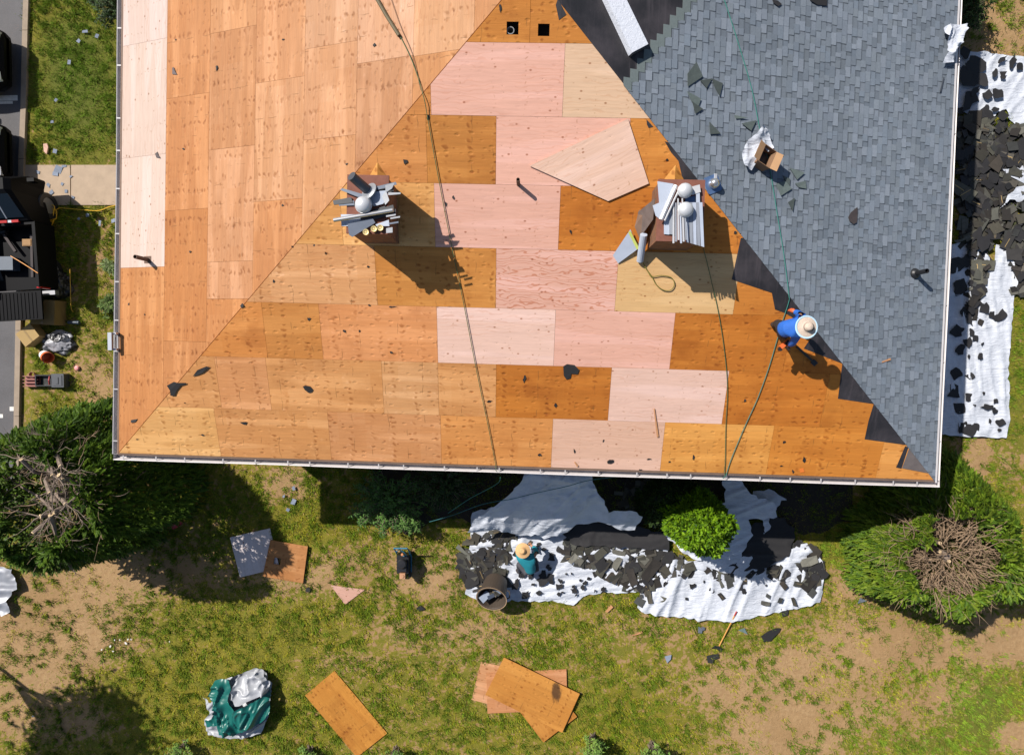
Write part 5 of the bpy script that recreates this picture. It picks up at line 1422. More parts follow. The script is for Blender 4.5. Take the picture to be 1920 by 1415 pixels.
for i, (a, b, lb) in enumerate((((684, 398), (722, 386), 'dark flat bar under the silver vent cap'), ((690, 346), (738, 352), 'black trim bar behind the duct pipe collar'), ((676, 404), (742, 392), 'black trim bar beside the bright silver pipe'))):
    pile_sheet('flashing', lb, [(a[0], a[1]), (b[0], b[1]), (b[0], b[1] + 9), (a[0], a[1] + 9)], z1 + .015 + .012 * i, M_dark, .01)
# right chimney
z2 = CH2.z
pile_sheet('flashing', 'broad blue-grey flashing sheet on the upper left of the right chimney', [(1232, 341), (1262, 346), (1240, 412), (1230, 404), (1224, 385), (1236, 380)], z2 + .05, M_blueg, .008, (.05, .1))
pile_tube('metal_pipe', 'long white gutter pipe laid across the right chimney pile', [(1267, 348, z2 + .12), (1239, 412, z2 + .12)], .04, M_lite, 'pipe', 8)
pile_tube('metal_pipe', 'thin white trim pipe beside the long white gutter pipe', [(1275, 352, z2 + .11), (1246, 414, z2 + .11)], .018, M_lite, 'pipe', 6)
for i, (x, c) in enumerate(((1245, M_blueg), (1255, M_steel))):
    pile_sheet('flashing', ('left of two grey flashing strips ahead of the white pipe', 'right of two grey flashing strips ahead of the white pipe')[i], [(x, 396 - i * 10), (x + 9, 392 - i * 12), (x + 10, 440), (x, 439)], z2 + .03 + .012 * i, c)
for i in range(6):
    x0 = 1262 + i * 4
    pile_sheet('flashing', 'thin upright metal strip leaning on the right chimney front', [(x0, 372 + 8*(i % 2)), (x0 + 2.5, 372 + 8*(i % 2)), (x0 + 4 + (i-2)*.8, 456 - 3*(i % 3)), (x0 + .5 + (i-2)*.8, 456 - 3*(i % 3))], z2 + .08 + .012 * i, (M_lite, M_steel, M_lite, M_blueg)[i % 4], .006, group='thin metal strips fanned on the right chimney')
for i in range(5):
    x0 = 1286 + i * 6.5
    pile_sheet('flashing', 'fanned grey flashing slat hanging off the right chimney corner', [(x0 - i*.4, 380), (x0 + 6 - i*.4, 380), (x0 + 6.5 + i*.6, 458 + 2*i - 3), (x0 + .6 + i*.6, 456 + 2*i - 3)], z2 + .04 + .008*i, (M_blueg, M_steel)[i % 2], .008, (0, .05), group='fanned slats on the right chimney')
pile_sheet('flashing', 'dark blue flashing sheet shaded under the right chimney caps', [(1284, 372), (1310, 365), (1314, 400), (1290, 404)], z2 + .02, M_bluem)
pile_sheet('flashing', 'white trim piece at the top right corner of the right chimney', [(1297, 350), (1312, 346), (1314, 360), (1298, 366)], z2 + .08, M_lite)
pile_sheet('flashing', 'white trim board upright beside the right chimney cap', [(1305, 362), (1312, 362), (1313, 404), (1306, 404)], z2 + .07, M_blueg)
dome('upper round white vent cap on the right chimney pile', (1285, 357), z2 + .15, .13, M_dome)
dm = dome('lower round white vent cap with a blue label on the right chimney pile', (1286, 393), z2 + .15, .135, M_dome)
c = Vector(at(1292, 396, z2 + .235)); mb = MB(); mb.prism([c + Vector((.035 * i, .045 * j, -.03*abs(i))) for i, j in ((-1, -1), (1, -1), (1, 1), (-1, 1))], EZ * -.02); mb.build('label_sticker', M_bluem, dm)
# pieces leaning at the left of the right chimney (on the deck)
def leaning(name, label, quad, m, th=.008, cat='flashing'):
    """quad: (px, py, height above the deck) of each corner"""
    P = [F.hit(x, y, h) for x, y, h in quad]
    n = (P[1]-P[0]).cross(P[2]-P[0]).normalized()
    if n.z < 0: P = P[::-1]; n = -n
    mb = MB(); mb.prism(P, n * -th)
    return tag(mb.build(name, m, loc=sum(P, Vector()) / len(P)), label, cat)
leaning('felt_sheet', 'dark brown felt sheet propped against the left of the right chimney', [(1196, 398, .05), (1228, 372, .75), (1224, 412, .70), (1200, 445, .08)], M_greyfelt, cat='felt sheet')
leaning('felt_sheet', 'brown board standing behind the pale folded flashing', [(1198, 394, .04), (1210, 396, .3), (1202, 455, .1), (1190, 425, .05)], M_fascia, cat='board')
leaning('flashing', 'pale blue folded flashing fanned out left of the right chimney', [(1182, 430, .12), (1197, 466, .10), (1159, 494, .03), (1149, 479, .03)], M_blueg)
pile = leaning('flashing', 'thin yellow edged trim on the folded pale flashing', [(1178, 436, .15), (1182, 433, .15), (1199, 466, .13), (1194, 468, .13)], mat('yellow_trim', (.45, .5, .12), .5))
mb = MB(); p0 = F.hit(1207, 440, .30); p1 = F.hit(1200, 489, .06)
mb.tube([p0, p1], .07, 14); tag(mb.build('flashing_roll', M_blueg, loc=p1), 'pale blue rolled flashing standing beside the right chimney', 'flashing roll')
# square blue vent flashing with dome, on the shingles
c = R.hit(1335, 346) + R.N * .03; rt = empty('roof_vent', c, 'blue round roof vent with a silver dome on the shingles by the chimney', 'roof vent')
mb = MB(); e1_ = (R.U + R.V * .45).normalized(); e2_ = R.N.cross(e1_); mb.prism([c + e1_ * a_ * .165 + e2_ * b_ * .165 for a_, b_ in ((-1, -.8), (-.8, -1), (.8, -1), (1, -.8), (1, .8), (.8, 1), (-.8, 1), (-1, .8))], R.N * -.012); mb.build('flange', M_bluem, rt)
mb = MB(); mb.lathe(c, R.N, [(.10, .0), (.10, .05), (.085, .10), (.055, .135), (.002, .15)], 20); mb.build('dome', M_chrome, rt, smooth=True)
p = Vector(c); e1 = R.U; e2 = R.V
mb = MB(); mb.box(p + e1 * .15 + e2 * -.05, e1 * .05, e2 * .03, R.N * .012); mb.build('label_sticker', M_lite, rt)

# cardboard box on the shingles
M_card = mat('cardboard', (.42, .24, .12), .85, .15, 5)
M_cardd = mat('cardboard_inner', (.20, .11, .06), .9, .2, 5)
c = R.hit(1424, 300) ; rt = empty('cardboard_box', c, 'open cardboard box of nails on the grey shingles', 'box')
ax_ = (R.hit(1432, 330) - R.hit(1448, 293)); ax_ = (ax_ - R.N * ax_.dot(R.N)).normalized(); bx_ = R.N.cross(ax_).normalized()
hw, hl, hh_ = .14, .18, .24
for s_ in (-1, 1):
    mb = MB(); mb.box(c + bx_ * s_ * hw + R.N * hh_ / 2, ax_ * hl, bx_ * .006, R.N * hh_ / 2); mb.build('side_panel', M_cardd, rt)
    mb = MB(); mb.box(c + ax_ * s_ * hl + R.N * hh_ / 2, ax_ * .006, bx_ * (hw - .008), R.N * hh_ / 2); mb.build('side_panel', M_cardd, rt)
mb = MB(); mb.box(c + R.N * .03, ax_ * (hl - .01), bx_ * (hw - .01), R.N * .006); mb.build('base_panel', M_dark, rt)
for s_ in (-1, 1):
    q = c + bx_ * s_ * hw + R.N * hh_
    d = bx_ * s_ * .9 + R.N * .25; mb = MB(); mb.prism([q - ax_ * hl, q + ax_ * hl, q + ax_ * hl + d * .16, q - ax_ * hl + d * .16] if s_ < 0 else [q + ax_ * hl, q - ax_ * hl, q - ax_ * hl + d * .16, q + ax_ * hl + d * .16], R.N * -.005); mb.build('flap', M_card, rt)
# wrapped bundle on the felt
mb = MB(); P = [R.P(*R.uv(x, y), .15) for x, y in ((1127, -2), (1157, -14), (1208, 90), (1178, 106))]
M_wrap = NT('shrink_wrap'); _o = M_wrap.obj(); _n = M_wrap.noise(_o, 12, 5, .7, 1.0)
M_wrap.l(M_wrap.mix(M_wrap.ramp(_n, .62, .7), (.66, .68, .74, 1), (.44, .46, .50, 1)), M_wrap.b.inputs['Base Color']); M_wrap.b.inputs['Roughness'].default_value = .35; M_wrap.bump(_n, .5, .03)
if (P[1]-P[0]).cross(P[2]-P[1]).dot(R.N) < 0: P = P[::-1]
mb.prism(P, R.N * -.14, 0); o = mb.build('wrapped_bundle', M_wrap.mat, loc=sum(P, Vector()) / 4)
tag(o, 'long white plastic wrapped bundle on the black felt', 'bundle')
mb = MB()
Q = [R.P(*R.uv(x, y), .10) for x, y in ((1208.5, 91), (1178.5, 107.5))]
d = (Q[1] - Q[0]).normalized(); nn = d.cross(R.N).normalized()
cc_ = Vector((1, 0, 0))
mb.box((Q[0] + Q[1]) / 2 - R.N * .02, d * ((Q[1]-Q[0]).length / 2 - .01), nn * .012, R.N * .055); mb.build('end_face', M_dark, o)
# pole with dark strap at the top of the left slope
mb = MB(); P = [L.P(*L.uv(x, y), .05) for x, y in ((703, -10), (727, 32), (751, 70))]
mb.tube(P, .035, 8); tag(mb.build('pole', mat('olive_pole', (.10, .075, .035), .7, .3, 8), loc=P[1]), 'olive brown pole lying at the top of the left slope', 'pole')

# ropes
M_rope = mat('green_rope', (.045, .10, .04), .8, .2, 20)
M_rope2 = mat('teal_rope', (.03, .17, .14), .8, .2, 20)
def rope(label, pts, r, m, cat='rope'):
    P = []
    for q in pts:
        P.append(q if isinstance(q, Vector) else q[2].P(*q[2].uv(q[0], q[1]), .03) if not isinstance(q[2], (int, float)) else Vector(at(*q)))
    # smooth by Catmull-Rom
    out = []
    for i in range(len(P) - 1):
        a, b, c, d = P[max(i-1, 0)], P[i], P[i+1], P[min(i+2, len(P)-1)]
        for k in range(6):
            t_ = k / 6; out.append(.5 * ((2*b) + (c - a)*t_ + (2*a - 5*b + 4*c - d)*t_**2 + (3*b - a - 3*c + d)*t_**3))
    out.append(P[-1])
    mb = MB(); mb.tube(out, r, 6); return tag(mb.build('rope' if cat == 'rope' else cat.replace(' ', '_'), m, loc=P[0]), label, cat)
ez = EAVE + .03
rope('long green rope running down past the left chimney to the gutter', [(752, 70, L), (775, 118, L), (795, 180, L), (803, 225, F), (820, 320, F), (845, 450, F), (868, 560, F), (893, 690, F), (916, 800, F), (929, 868, F), (930, 882, ez - .02), (935, 886, ez - .2)], .0075, M_rope)
rope('thin brown cord at the top of the left slope', [(733, -5, L), (752, 50, L), (775, 105, L), (790, 170, L)], .005, mat('brown_cord', (.14, .07, .04), .8))
rope('teal green rope down the shingles to the hat-wearing worker', [(1354, -5, R), (1380, 75, R), (1408, 170, R), (1424, 250, R), (1440, 310, R), (1455, 400, R), (1468, 480, R), (1477, 552, R), (1478, 565, F), (1465, 605, F), (1455, 640, F), (1440, 690, F), (1420, 745, F), (1395, 800, F), (1370, 860, F), (1362, 885, F), (1360, 892, ez - .02), (1352, 899, ez - .2)], .008, M_rope2)
rope('thin green rope from the right chimney down to the gutter', [(1318, 465, F), (1327, 500, F), (1343, 570, F), (1353, 625, F), (1361, 690, F), (1363, 740, F), (1360, 800, F), (1359, 860, F), (1358, 884, F), (1360, 893, ez)], .007, M_rope)
rope('olive cord with a loop beside the right chimney', [(1200, 482, F), (1215, 510, F), (1222, 518, F), (1240, 516, F), (1258, 520, F), (1264, 532, F), (1257, 543, F), (1243, 543, F), (1230, 533, F), (1221, 517, F), (1208, 500, F)], .009, mat('olive_cord', (.16, .14, .02), .7))
rope('teal cords draped over the bluish tarp below the gutter', [(805, 978, .9), (850, 965, 1.0), (905, 945, 1.3), (960, 935, 1.8), (1000, 925, 2.0), (1060, 912, 2.2), (1105, 900, 2.4), (1160, 893, 3.2)], .009, mat('teal_cord', (.01, .11, .12), .7))
rope('teal cord rising from the shade to the gutter', [(840, 962, .9), (880, 935, 1.6), (930, 908, 2.8), (938, 895, 4.1)], .008, M_rope2)

# ladder leaning on the left gutter
lx = at(212, 640, EAVE + .15)
rt = empty('ladder', (lx.x - 1.2, lx.y, 0), 'aluminium ladder leaning on the left gutter', 'ladder')
for s_ in (-.18, .18):
    mb = MB(); a = Vector((lx.x - 1.2, lx.y + s_, 0)); b = Vector((lx.x + .05, lx.y + s_, EAVE + .18)); d = (b - a).normalized()
    mb.box((a + b) / 2, d * (b - a).length / 2, Vector((0, .025, 0)), d.cross(Vector((0, 1, 0))) * .035); mb.build('rail', M_lite, rt)
for k in range(14):
    s_ = (k + .6) / 14.2; p = Vector((lx.x - 1.2 + 1.25 * s_, lx.y, (EAVE + .18) * s_)); mb = MB(); mb.tube([p - Vector((0, .155, 0)), p + Vector((0, .155, 0))], .015, 8); mb.build('rung', M_lite, rt)
mb = MB(); mb.box(lx + Vector((-.02, 0, .06)), (.045, 0, 0), (0, .20, 0), (0, 0, .03)); mb.build('standoff', M_steel, rt)

# ================================================================ GARDEN THINGS
# bin full of scraps
c = at(921, 1119, .70); base = Vector((c.x + .12, c.y + .28, .16))
ax_ = Vector((-.16, -.42, 1)).normalized()
rt = empty('rubbish_bin', base, 'grey-brown plastic bin full of torn shingles at the tarp edge', 'bin')
mb = MB(); mb.lathe(base, ax_, [(.02, 0), (.29, .0), (.31, .04), (.385, .70), (.41, .71), (.41, .735), (.375, .735), (.36, .70), (.29, .30), (.02, .30)], 28, sx=1.08)
M_bin = mat('bin_plastic', (.06, .045, .034), .5, .2, 4); mb.build('body', M_bin, rt, smooth=False)
mb = MB(); mb.lathe(base, ax_, [(.395, .738), (.415, .742), (.415, .73)], 28, sx=1.08); mb.build('rim', mat('worn_rim', (.30, .20, .12), .6, .3, 8), rt)
mb = MB(); h0 = base + ax_ * .62 + Vector((.43, .05, 0)); mb.tube([h0 + Vector((0, -.12, 0)), h0 + Vector((.07, -.08, .02)), h0 + Vector((.07, .08, .02)), h0 + Vector((0, .12, 0))], .02, 7); mb.build('handle', M_bin, rt)
for k in range(12):
    a = rnd.uniform(0, 6.28); rr = rnd.uniform(0, .26)
    inst('shingle_scrap', rnd.choice(PROT_G if k % 2 else PROT_S), base + ax_ * (.42 + .02 * k) + Vector((rr * math.cos(a), rr * math.sin(a), 0)), rnd.uniform(0, 6), 'torn shingle piece inside the grey-brown bin', 'shingle', 'shingle pieces in the bin', .9, .6)

# walk-behind machine with blue frame
mc_ = at(757, 1052, .35); B0 = Vector((mc_.x, mc_.y, 0))
rt = empty('engine_machine', B0, 'small black petrol engine machine on wheels with a blue handle frame', 'machine')
M_mblk = mat('machine_black', (.015, .015, .017), .4, .3, 8); M_mblue = mat('machine_blue', (.01, .13, .22), .45, .15, 6)
mb = MB(); mb.abox(-.17, .17, -.30, .22, .18, .50); mb.abox(-.12, .12, -.22, .12, .50, .60); mb.lathe((0, .02, .6), EZ, [(.14, 0), (.14, .05), (.11, .08), (.002, .085)], 20)
for q in range(5): mb.abox(-.19, -.17, -.26 + q*.09, -.21 + q*.09, .22, .46)
o = mb.build('engine', M_mblk, rt, loc=(0, 0, 0)); o.location = (0, 0, 0)
def sub(mb, name, m, rt):
    o = mb.build(name, m); o.parent = rt; return o
mb = MB(); mb.tube([(-.19, .1, .2), (-.2, .42, .62), (-.19, .52, .80), (.19, .52, .80), (.2, .42, .62), (.19, .1, .2)], .022, 8); mb.tube([(-.19, .1, .2), (-.19, -.35, .2), (.19, -.35, .2), (.19, .1, .2)], .022, 8); sub(mb, 'handle_frame', M_mblue, rt)
mb = MB(); mb.tube([(-.12, .3, .5), (-.16, .38, .64), (-.05, .46, .70), (.08, .36, .66), (.13, .24, .56), (.02, .22, .55)], .014, 7); sub(mb, 'hose', M_mblue, rt)
mb = MB(); mb.abox(-.08, .08, -.44, -.28, .42, .58); mb.lathe((0, -.36, .58), EZ, [(.05, 0), (.05, .02), (.002, .02)], 14); sub(mb, 'air_filter', mat('filter_tan', (.42, .22, .12), .6), rt)
mb = MB(); mb.lathe((.02, .30, .60), EZ, [(.035, 0), (.035, .08), (.002, .085)], 12); sub(mb, 'gauge', mat('gauge_orange', (.5, .2, .08), .5), rt)
for x in (-.15, .11):
    for y in (-.42, .12):
        mb = MB(); mb.lathe((x, y, .13), (1, 0, 0), [(.002, 0), (.07, 0), (.13, .005), (.13, .065), (.07, .07), (.002, .07)], 18); sub(mb, 'wheel', M_black, rt)

# long-handled tool
rt = empty('roofing_shovel', at(1346, 1214), 'long wooden handled shovel with a black head leaning on the tarp hem', 'shovel')
p0, p1 = at(1381, 1146, .16), at(1347, 1213, .06)
mb = MB(); mb.tube([p0, p0.lerp(p1, .5), p1], [.017, .019, .021], 8); mb.build('handle', mat('tool_handle', (.50, .25, .06), .55, .2, 6), rt)
mb = MB(); d = (p1 - p0).normalized(); mb.tube([p0 - d * .005, p0 + d * .14], .0195, 8); mb.build('grip', mat('red_grip', (.35, .03, .02), .5), rt)
s_ = d.cross(EZ).normalized(); mb = MB(); q = [p1 - s_*.12 - d*.02 + EZ*.03, p1 + s_*.12 - d*.02 + EZ*.03, p1 + s_*.15 + d*.13 - EZ*.03, p1 + d*.07 - EZ*.02, p1 - s_*.15 + d*.13 - EZ*.03]
if (q[1]-q[0]).cross(q[2]-q[1]).z < 0: q = q[::-1]
mb.prism(q, EZ * -.012); mb.tube([p1 - d*.05, p1 + d*.05], .026, 8); mb.build('head', M_mblk, rt)

# ---- things by the left road
def carton(label, px, z0, h, rot, lx_, ly_, col, tag_='cardboard box', flaps=True):
    c = at(*px, z0 + h); c = Vector((c.x, c.y, z0))
    o_ = empty('cardboard_box', c, label, 'box'); e1 = Vector((math.cos(rot), math.sin(rot), 0)); e2 = Vector((-math.sin(rot), math.cos(rot), 0))
    m = mat('carton', col, .85, .15, 4)
    mb = MB(); mb.box(c + EZ * h / 2, e1 * lx_, e2 * ly_, EZ * h / 2); mb.build('body', m, o_)
    for s_ in (-1, 1):
        mb = MB(); mb.box(c + EZ * (h + .006) + e1 * s_ * lx_ * .51, e1 * lx_ * .485, e2 * ly_ * .99, EZ * .004); mb.build('flap', m, o_)
    mb = MB(); mb.box(c + EZ * (h + .013), e1 * .025, e2 * ly_ * .97, EZ * .002); mb.build('packing_tape', mat('packing_tape', tuple(q * .75 for q in col), .3), o_)
    return o_
carton('tan cardboard box tilted over the kerb beside the truck tailgate', (52, 628), .03, .32, .65, .27, .24, (.33, .22, .085))
carton('larger brown cardboard box in shade under the truck tailgate', (80, 585), .0, .48, -.05, .36, .36, (.17, .11, .035))
# bucket lying tilted
c = at(90, 668, .18); ax_ = Vector((.72, -.25, .55)).normalized(); c0 = Vector((c.x - .16, c.y + .05, .12))
rt = empty('bucket', Vector((c0.x, c0.y, 0)), 'white bucket with an orange rim tipped on the grass', 'bucket')
mb = MB(); mb.lathe(c0, ax_, [(.01, 0), (.135, 0), (.150, .22)], 24); mb.build('body', M_white, rt)
M_org = mat('orange_plastic', (.62, .12, .03), .45, .1, 4)
mb = MB(); mb.lathe(c0, ax_, [(.151, .22), (.162, .24), (.165, .36), (.150, .36), (.135, .10), (.01, .10)], 24); mb.build('rim_band', M_org, rt)
mb = MB(); mb.tube([c0 + ax_ * .3 + ax_.orthogonal().normalized() * .165, c0 + ax_ * .2 + Vector((0, -.2, .1)), c0 + ax_ * .3 - ax_.orthogonal().normalized() * .165], .005, 5); mb.build('bail_handle', M_steel, rt)
# tool case
c = at(100, 713, .12); B0 = Vector((c.x, c.y, 0)); rt = empty('tool_case', B0, 'open black tool case with red tools on the lawn', 'tool case')
mb = MB(); mb.abox(-.50, .02, -.17, .17, .02, .05)
for a_ in ((-.50, -.47, -.17, .17), (-.01, .02, -.17, .17), (-.47, -.01, -.17, -.14), (-.47, -.01, .14, .17)): mb.abox(a_[0], a_[1], a_[2], a_[3], .05, .20)
sub(mb, 'tray', M_mblk, rt)
mb = MB(); mb.abox(.05, .42, -.20, .20, .02, .26); mb.abox(.10, .37, -.15, .15, .26, .275); mb.abox(.20, .27, -.10, .10, .275, .29); sub(mb, 'lid', mat('lid_grey', (.045, .05, .06), .5, .2, 5), rt)
mb = MB(); mb.tube([(-.05, .12, .2), (-.03, .0, .26), (-.06, -.12, .2)], .02, 7); sub(mb, 'carry_handle', mat('tool_red', (.35, .03, .03), .4), rt)
c = at(58, 715, .15); rt = empty('tool_tray', Vector((c.x, c.y, 0)), 'rusty pink tool tray left of the black tool case', 'tray')
M_rt = mat('rusty_tray', (.28, .11, .09), .7, .35, 8)
mb = MB(); mb.abox(-.24, .22, -.16, .16, .05, .07); sub(mb, 'base', M_rt, rt)
for k in range(4):
    mb = MB(); mb.abox(-.24, .22, -.155 + k*.10, -.135 + k*.10, .072, .17); sub(mb, 'divider', M_rt, rt)
mb = MB(); mb.lathe((.02, .2, .05), EZ, [(.07, 0), (.09, .1), (.08, .1), (.06, .02)], 14); sub(mb, 'cup', M_rt, rt)
# ball
c = at(144, 690, .05); mb = MB(); mb.lathe(Vector((c.x, c.y, .02)), EZ, [(.002, 0), (.07, .005), (.08, .03), (.06, .06), (.03, .07), (.002, .07)], 20)
tag(mb.build('toy_ball', mat('pink_lid', (.62, .25, .24), .5), loc=(c.x, c.y, 0)), 'small round pink ball on the grass beside the tool case', 'ball')
# bottle
p = at(128, 604, .12); mb = MB(); mb.tube([p, p + Vector((.28, -.01, 0))], [.05, .05], 14); mb.tube([p + Vector((.28, -.01, 0)), p + Vector((.30, -.01, 0)), p + Vector((.34, -.012, 0))], [.055, .058, .058], 14)
tag(mb.build('flask', mat('dark_flask', (.03, .045, .06), .3), loc=p), 'dark blue flask lying beside the cardboard boxes', 'flask')
# grey jacket with hose
crumple('jacket', 'crumpled light grey jacket thrown on the grass by the boxes', (108, 642), .52, .36, .18, 7.7, 'jacket', lambda d: (.26, .26, .28) if mnoise.noise(d * 1.6) > -.18 else (.04, .04, .045), M_cloth, sharp=.5)
rope('black coiled hose lying on the grey jacket', [(105 + 11*math.cos(a), 631 + 9*math.sin(a), .22 + .004*i) for i, a in enumerate([k*.9 for k in range(16)])], .016, M_black, 'hose')
crumple('rucksack', 'black rucksack in the truck shade on the lawn', (112, 535), .30, .45, .42, 2.2, 'rucksack', lambda d: (.014, .014, .016), M_cloth, sharp=.6)
rope('yellow handled stick standing in the truck shade', [(131, 505, .6), (132, 540, .4), (133, 575, .15), (137, 585, .05)], .012, mat('yellow_stick', (.5, .28, .03), .5), 'stick')
# yellow extension cord
yp = []
rr_ = random.Random(3)
for k in range(95):
    a = k * .83; r1 = rr_.uniform(5, 16)
    yp.append((94 + r1 * .8 * math.cos(a) * rr_.uniform(.5, 1.2), 398 + r1 * 1.5 * math.sin(a) * rr_.uniform(.5, 1.2), .05 + .0022 * k))
yp += [(103, 395, .12), (112, 390, .08), (125, 391, .07), (160, 394, .07), (185, 395, .07), (205, 388, .07), (222, 384, .07)]
rope('tangled yellow extension cord with one end running to the house', yp, .013, mat('yellow_cord', (.62, .36, .02), .5), 'extension cord')
flake('shingle_scrap', 'pink stone-like chip on the upper left lawn', 'chip', [(81, 270), (88, 269), (90, 276), (87, 289), (82, 284)], None, mat('pink_chip', (.55, .33, .25), .8), z=.08, th=.05)

# ---- vehicles
M_carp = mat('black_car_paint', (.004, .004, .005), .5, .1, 2, spec=.08)
M_carg = mat('car_glass', (.006, .010, .015), .12, .1, 1, spec=.4)
M_tail = mat('tail_light', (.35, .01, .01), .2, .1, 5); M_rim = mat('wheel_rim', (.30, .30, .31), .35, .1, 5, .7)
M_head = mat('headlight_glass', (.45, .47, .5), .1, .1, 5)
def wheel(rt, x, y, r, w, axis):
    ax_ = Vector(axis)
    mb = MB(); mb.lathe(Vector((x, y, r)) - ax_ * w / 2, ax_, [(r*.62, 0), (r*.95, 0), (r, .03), (r, w - .03), (r*.95, w), (r*.62, w), (r*.6, w*.5)], 24); wh = sub(mb, 'wheel', M_black, rt)
    mb = MB(); mb.lathe(Vector((x, y, r)) - ax_ * w * .4, ax_, [(.002, 0), (r*.6, 0), (r*.61, w*.8), (.002, w*.8)], 18); o = mb.build('rim', M_rim); o.parent = wh
def loft(secs, mb, mat_i=0):
    """secs: list of (x, [(y, z), ...]) with equal counts; closed ring sections"""
    rings = []
    for x, pr in secs:
        i0 = len(mb.v); rings.append(i0)
        for y, z in pr: mb.v.append((x, y, z))
    n = len(secs[0][1])
    for a, b in zip(rings[:-1], rings[1:]):
        for k in range(n): mb._f((a + k, a + (k+1) % n, b + (k+1) % n, b + k), mat_i, (1, 1, 1, 1))
    mb._f(tuple(rings[0] + k for k in range(n))[::-1], mat_i, (1, 1, 1, 1)); mb._f(tuple(rings[-1] + k for k in range(n)), mat_i, (1, 1, 1, 1))
def car(loc, label):
    """a parked saloon, its nose along +x ending at x = 0"""
    rt = empty('parked_car', loc, label, 'car')
    def sec(hw, zb, zt, cr=.18): return [(-hw*.92, zb), (hw*.92, zb), (hw, zb + .18), (hw, zt - cr), (hw - cr*.5, zt - cr*.25), (hw - cr*1.4, zt), (-hw + cr*1.4, zt), (-hw + cr*.5, zt - cr*.25), (-hw, zt - cr), (-hw, zb + .18)]
    mb = MB(); loft([(-4.5, sec(.72, .35, .88)), (-4.35, sec(.84, .25, .98)), (-3.6, sec(.90, .2, 1.0)), (-2.2, sec(.91, .2, .98)), (-1.1, sec(.91, .2, .95)), (-.35, sec(.88, .22, .84)), (-.08, sec(.76, .28, .72)), (0, sec(.60, .35, .62))], mb); sub(mb, 'body', M_carp, rt)
    mb = MB(); loft([(-4.1, sec(.70, .9, .96, .03)), (-3.5, sec(.70, .9, 1.36, .14)), (-2.9, sec(.68, .9, 1.44, .16)), (-2.2, sec(.68, .9, 1.42, .16)), (-1.25, sec(.72, .9, .95, .03))], mb); sub(mb, 'cabin_glass', M_carg, rt)
    mb = MB(); mb.box((-2.75, 0, 1.455), (.62, 0, .0), (0, .52, 0), (0, 0, .012)); sub(mb, 'roof_panel', M_carp, rt)
    for s_ in (-1, 1):
        mb = MB(); mb.box((-.16, s_ * .62, .66), (.10, s_ * -.05, 0), (0, .12, 0), (0, 0, .05)); sub(mb, 'headlight', M_head, rt)
        mb = MB(); mb.box((-1.55, s_ * .98, .98), (.10, 0, 0), (0, .07, 0), (0, 0, .06)); sub(mb, 'wing_mirror', M_carp, rt)
        for x in (-.85, -3.6): wheel(rt, x, s_ * .82, .32, .2, (0, 1, 0))
    return rt
c1 = at(48, 112, .0); car((KERBX - .05, at(48, 285, .6).y, .03), 'black car parked nose to the kerb between the upper car and the truck')
car((KERBX + .0, at(48, 108, .6).y, .03), 'black car parked nose to the kerb in the uppermost bay')
# pickup truck backed along the lawn, tailgate open
TXR = at(66, 380, 1.55).x - .30; TW = 1.86; tcx = TXR - TW / 2
yA = at(62, 356, 1.78).y; yC = at(62, 416, 1.25).y; yB = at(70, 540, 1.15).y; yT = at(50, 600, .85).y
rt = empty('pickup_truck', (tcx, (yA + yB) / 2, 0), 'small black cab-over truck with its tailgate folded down by the cardboard boxes', 'truck')
oy = (yA + yB) / 2
def tb(name, m, boxes, par=None):
    mb = MB()
    for (x0, x1, y0, y1, z0, z1) in boxes: mb.abox(x0, x1, y0 - oy, y1 - oy, z0, z1)
    o = mb.build(name, m); o.parent = par or rt; return o
hw = TW / 2
mb = MB()
def csec(hw_, z0, z1, c_): return [(-hw_, z0), (hw_, z0), (hw_, z1 - c_), (hw_ - c_, z1), (-hw_ + c_, z1), (-hw_, z1 - c_)]
secs = [(yC - oy, csec(hw, .45, 1.22, .05)), (yC - oy + .01, csec(hw * .93, .45, 1.24, .06)), (yA - oy, csec(hw * .80, .5, 1.80, .12)), (yA + .30 - oy, csec(hw * .80, .5, 1.80, .12)), (yA + .50 - oy, csec(hw * .86, .5, 1.25, .10)), (yA + .56 - oy, csec(hw * .84, .5, 1.0, .12))]
rings = []
for y, pr in secs:
    rings.append(len(mb.v))
    for x, z in pr: mb.v.append((x, y, z))
for a, b in zip(rings[:-1], rings[1:]):
    for k in range(6): mb._f((a + k, b + k, b + (k+1) % 6, a + (k+1) % 6), 0, (1, 1, 1, 1))
mb._f(tuple(rings[0] + k for k in range(6)), 0, (1, 1, 1, 1)); mb._f(tuple(rings[-1] + k for k in range(6))[::-1], 0, (1, 1, 1, 1))
sub(mb, 'cab', M_carp, rt)
A_ = Vector((0, yC - oy + .015, 1.25)); B_ = Vector((0, yA - oy - .0, 1.79)); dn = (B_ - A_).normalized(); nrm = Vector((1, 0, 0)).cross(dn); nrm = -nrm if nrm.y > 0 else nrm
for (x0, x1) in ((-.72, -.27), (-.23, .23), (.27, .72)):
    mb = MB(); P = [A_ + Vector((x0 * 1.05, 0, 0)) + dn * .10 + nrm * .02, A_ + Vector((x1 * 1.05, 0, 0)) + dn * .10 + nrm * .02, A_ + Vector((x1 * .93, 0, 0)) + dn * .78 + nrm * .02, A_ + Vector((x0 * .93, 0, 0)) + dn * .78 + nrm * .02]
    mb.prism(P, nrm * -.015); sub(mb, 'rear_window', M_carg, rt)
for x in (-.25, .25):
    mb = MB(); q = A_ + Vector((x, 0, 0)) + nrm * .022; mb.prism([q + Vector((-.018, 0, 0)) + dn * .08, q + Vector((.018, 0, 0)) + dn * .08, q + Vector((.018, 0, 0)) + dn * .80, q + Vector((-.018, 0, 0)) + dn * .80], nrm * -.01); sub(mb, 'window_pillar', M_steel, rt)
q = A_ + nrm * .03
